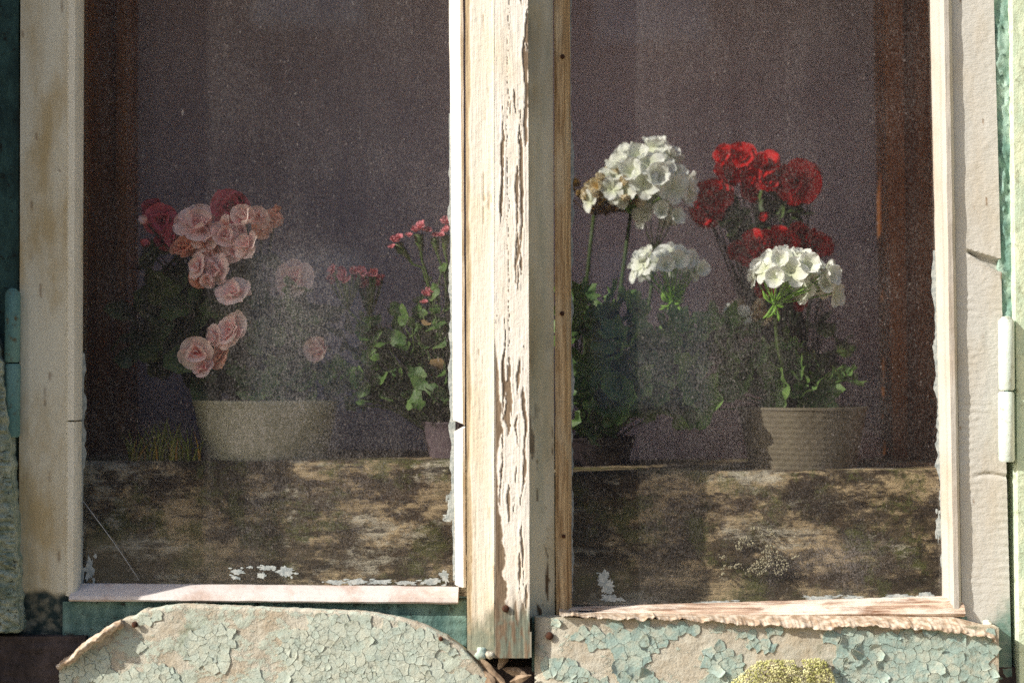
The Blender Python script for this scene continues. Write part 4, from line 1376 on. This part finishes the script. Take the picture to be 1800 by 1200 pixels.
# --- small pink clusters with fresh green leaves (left pane, by the post)
yk = 0.15
zt = P(780, 742, yk - 0.06).z
small = thing('potted_primrose', 'small ruffled pink clusters above fresh green leaves beside the post', 'potted plant', (P(770, 760, yk).x, yk, ZPL), 'potted flowers behind the glass')
rt = pot(small, 815, yk, ZPL, 150, zt, M['pot_mauve'], 0.8, label='small mauve pot')
rt2 = rt + Vector((-0.03, 0, 0))
foliage(small, rt2, 'bright', [(700, 620, 0.14, 108, 78, 150, 22), (765, 560, 0.15, 45, 60, 40, 20), (650, 670, 0.14, 85, 45, 56, 21), (770, 490, 0.15, 28, 22, 6, 20), (755, 690, 0.12, 40, 30, 12, 28)], 4, 0.045, True, 'stem')
r = random.Random(9)
def tiny_cluster(px, py, Y, wpx, hpx, n, base):
    b = P(*base, Y)
    stem(small, rt2, b, (0.01, 0, 0), 0.0022, 0.0016, 'calyx')
    for i in range(n):
        p = P(px + r.uniform(-.5, .5) * wpx, py + r.uniform(-.5, .5) * hpx, Y + r.uniform(-.02, .02))
        inst('flower', r.choice(FM['tiny', 'small']), aim(p, (r.uniform(-.6, .6), -0.7, r.uniform(0, 1)), S_(13, Y) * r.uniform(0.7, 1.2), r.uniform(0, 6)), small)
        V, F = tube_geo(curve_pts(b, p, (0, 0, -0.003), 4), [0.0012, 0.0012, 0.002, 0.0025], 5)
        make('stem', V, F, M['calyx'], small, True)
tiny_cluster(607, 492, 0.12, 60, 34, 10, (612, 545))
tiny_cluster(655, 490, 0.13, 62, 26, 10, (650, 560))
def cup_flower(pts, fl, Y):
    V, F = tube_geo([P(a, b, Y) for a, b in pts], [0.0016] * (len(pts) - 3) + [0.003, 0.0062, 0.0068], 7)
    make('stem', V, F, M['calyx'], small, True)
    for (a, b, s) in fl:
        inst('flower', r.choice(FM['tiny', 'small']), aim(P(a, b, Y - 0.006), (r.uniform(-.5, .5), -0.6, 0.9), S_(s, Y), r.uniform(0, 6)), small)
cup_flower([(760, 560), (752, 500), (742, 470), (725, 464), (716, 450), (705, 440), (699, 428)], [(692, 426, 13), (700, 420, 12), (690, 436, 9)], 0.12)
cup_flower([(765, 560), (750, 480), (742, 458), (740, 440), (737, 425), (736, 412)], [(729, 408, 14), (741, 402, 16), (750, 408, 12), (718, 416, 9)], 0.12)
cup_flower([(790, 560), (782, 480), (772, 455), (768, 440), (765, 425), (764, 418)], [(764, 416, 9)], 0.12)
cup_flower([(800, 560), (792, 490), (785, 455), (782, 440), (783, 420), (785, 412)], [(783, 394, 15), (786, 408, 14), (775, 416, 10)], 0.12)
cup_flower([(770, 640), (760, 610), (756, 600), (752, 590), (750, 584), (750, 578)], [(748, 520, 13), (754, 514, 12), (746, 534, 10)], 0.12)
inst('leaf', LM['dry'][0], aim(P(765, 640, 0.085), (0.5, -0.6, 0.9), S_(22, .085), 0.5), small, 'curled dry brown leaf')
inst('leaf', LM['dry'][0], aim(P(752, 568, 0.085), (0.1, -0.5, 0.9), S_(13, .085), 2.5), small, 'small dry leaf')

# --- white geranium at the left of the right pane
yg = 0.23
zt = P(1040, 770, yg - 0.06).z
ger = thing('potted_geranium', 'tall white geranium with wilting half head and bare stems beside the post', 'potted plant', (P(1080, 780, yg).x, yg, ZPR), 'potted flowers behind the glass')
rt = pot(ger, 1042, yg, ZPR, 150, zt, M['pot_dark'], 0.8, label='dark plastic pot')
foliage(ger, rt, 'ger', [(1060, 560, 0.10, 60, 60, 12, 50), (1080, 660, 0.09, 60, 70, 16, 54), (1185, 600, 0.13, 60, 50, 12, 48), (1160, 700, 0.11, 50, 50, 8, 52), (1040, 730, 0.09, 30, 40, 6, 46), (1250, 640, 0.14, 50, 50, 6, 46)], 14, 0.016, True, 'stem')
h1 = P(1044, 378, yg); c1 = P(1078, 345, yg)
stem(ger, rt, h1, (-0.012, 0, 0), 0.0032, 0.0026, 'stem')
h2 = P(1108, 376, yg - .01); c2 = P(1136, 330, yg - .02)
stem(ger, rt, h2, (0.004, 0, 0), 0.0032, 0.0026, 'stem')
umbel(ger, h2, c2, S_(62, yg), 36, ['white'], S_(29, yg), 3, 1.05, 0.3)
umbel(ger, h1, P(1078, 347, yg - .035), S_(42, yg), 28, ['wilt', 'wilt', 'white'], S_(22, yg), 4, 0.9, 0.35, 'petal_brown')
umbel(ger, h1, P(1030, 345, yg + .01), S_(22, yg), 12, ['brown'], S_(17, yg), 5, 0.9, 0.6, 'petal_brown')
umbel(ger, P(1085, 372, yg), P(1080, 362, yg), S_(40, yg), 30, ['brown'], S_(16, yg), 8, 0.35, 0.6, 'petal_brown')
h3 = P(1152, 440, yg - .02)
stem(ger, rt, h3, (0.02, 0, 0.0), 0.0026, 0.0022, 'stem')
umbel(ger, h3, P(1160, 385, yg - .03), S_(30, yg), 6, ['white'], S_(25, yg), 21, 0.5, 0.1, 'stem')
yq = 0.165
h4 = P(1182, 532, yq)
stem(ger, rt, h4, (0.03, 0, 0.0), 0.003, 0.0024, 'stem')
umbel(ger, h4, P(1172, 478, yq), S_(52, yq), 19, ['white'], S_(26, yq), 11, 0.55, -0.05)
V = []; F = []
r = random.Random(77)
for i in range(34):
    a = P(1182 + r.uniform(-24, 24), 516 + r.uniform(-22, 30), yq - .004)
    tube_geo(curve_pts(h4, a, (r.uniform(-.004, .004), 0, -.003), 4), [0.0012, 0.0014, 0.0018, 0.0008], 5, V, F)
make('flower_buds', V, F, M['stalk'], ger, True)

# --- white geranium in the woven pot
yw = 0.145
zt = P(1410, 716, yw - 0.075).z
ger2 = thing('potted_geranium', 'white geranium with one bright low head in woven textured pot', 'potted plant', (P(1410, 780, yw).x, yw, ZPR), 'potted flowers behind the glass')
rt = pot(ger2, 1410, yw, ZPR, 222, zt, M['pot_woven'], 0.82, True, label='brown pot with woven relief')
foliage(ger2, rt, 'ger', [(1330, 645, 0.14, 80, 50, 18, 46), (1420, 655, 0.14, 75, 45, 14, 44), (1222, 700, 0.085, 4, 4, 1, 78), (1180, 690, 0.095, 30, 40, 3, 60), (1270, 610, 0.15, 60, 50, 10, 46)], 24, 0.03, True, 'stem')
yh = 0.085
h5 = P(1362, 534, yh)
stem(ger2, rt, h5, (-0.012, -0.01, 0.0), 0.0032, 0.0024, 'stem')
umbel(ger2, h5, P(1392, 492, yh), S_(54, yh), 22, ['white'], S_(27, yh), 31, 0.72, 0.05, spread=1.15)
umbel(ger2, h5, P(1440, 512, yh), S_(26, yh), 6, ['white'], S_(25, yh), 33, 0.7, 0.3)
V = []; F = []
for i in range(14):
    a = P(1360 + r.uniform(-22, 18), 540 + r.uniform(-30, 26), yh - .002)
    tube_geo(curve_pts(h5, a, (r.uniform(-.004, .004), 0, -.003), 4), [0.0014, 0.0016, 0.0022, 0.0008], 5, V, F)
make('flower_buds', V, F, M['stalk'], ger2, True)
h6 = P(1330, 590, 0.2)
stem(ger2, rt, h6, (-0.012, 0.0, 0.0), 0.003, 0.0024, 'stem')
umbel(ger2, h6, P(1318, 562, 0.2), S_(34, .2), 11, ['wilt', 'white'], S_(24, .2), 41, 0.5, 0.1)

# --- red begonia behind
yr = 0.27
zt = P(1470, 770, yr - 0.05).z
red = thing('potted_begonia', 'red rose-like begonia standing behind the white geranium', 'potted plant', (P(1400, 780, yr).x, yr, ZPR), 'potted flowers behind the glass')
rt = pot(red, 1395, yr, ZPR, 150, zt, M['pot_dark'], 0.82, label='dark pot hidden by the woven pot')
foliage(red, rt, 'dark', [(1295, 372, 0.235, 30, 34, 20, 26), (1390, 372, 0.235, 22, 28, 10, 30), (1350, 352, 0.24, 34, 24, 9, 22), (1320, 400, 0.24, 30, 20, 8, 24), (1400, 470, 0.28, 70, 60, 12, 30), (1420, 600, 0.28, 70, 60, 12, 34), (1300, 420, 0.27, 24, 24, 4, 20)], 34, 0.015)
RF = [(1303, 274, .22, 27), (1272, 270, .23, 17), (1343, 286, .22, 27), (1280, 305, .215, 29), (1322, 312, .225, 24), (1348, 318, .22, 22), (1252, 340, .22, 32), (1243, 366, .225, 30), (1255, 396, .23, 17, 'bud'),
      (1398, 320, .21, 34), (1420, 310, .22, 22), (1433, 322, .22, 14, 'bud'), (1376, 330, .23, 16, 'bud'), (1336, 384, .23, 14, 'bud'), (1322, 335, .23, 20), (1267, 287, .23, 16, 'bud'), (1360, 300, .23, 14, 'bud'),
      (1298, 440, .22, 22), (1326, 432, .21, 26), (1352, 424, .21, 24), (1380, 430, .20, 26), (1404, 418, .21, 26), (1430, 430, .21, 24), (1450, 432, .22, 16), (1420, 448, .21, 22), (1346, 448, .21, 24), (1316, 450, .22, 20), (1372, 412, .22, 18), (1392, 452, .21, 24),
      (1345, 508, .2, 20), (1408, 530, .22, 16)]
blooms(red, rt, RF, 'red', 44)

# --- grass blades added in place of the reflection of grass outside
yt = 0.07
tuft = thing('reflected_grass', 'low yellow green blades standing in for reflected grass left of the cream pot', 'reflected grass', P(300, 812, yt))
r = random.Random(55)
def blades(nm, n, x0, x1, h0, h1, mat):
    for i in range(n):
        a = r.uniform(x0, x1); b = P(a, 814, yt + r.uniform(-.004, .02))
        b.z = ZPL
        hgt = S_(r.uniform(h0, h1), yt) * (1 - 0.5 * abs((a - (x0 + x1) / 2) / (x1 - x0)))
        bend = Vector((r.uniform(-.018, .018), r.uniform(-.008, .004), 0))
        V = []; F = []
        w = r.uniform(0.0012, 0.0024)
        for k in range(5):
            t = k / 4
            p = b + Vector((0, 0, hgt * t)) + bend * t * t
            V += [(p.x - w * (1 - t * 0.9), p.y, p.z), (p.x, p.y - 0.0008 * (1 - t), p.z), (p.x + w * (1 - t * 0.9), p.y, p.z), (p.x, p.y + 0.0008 * (1 - t), p.z)]
        for k in range(4):
            for j in range(4):
                j2 = (j + 1) % 4
                F.append([k * 4 + j, k * 4 + j2, (k + 1) * 4 + j2, (k + 1) * 4 + j])
        make(nm, V, F, mat, tuft, True)
blades('blade', 60, 225, 350, 45, 80, M['grass'])
blades('stalk', 10, 228, 385, 40, 62, M['yellow_stalk'])
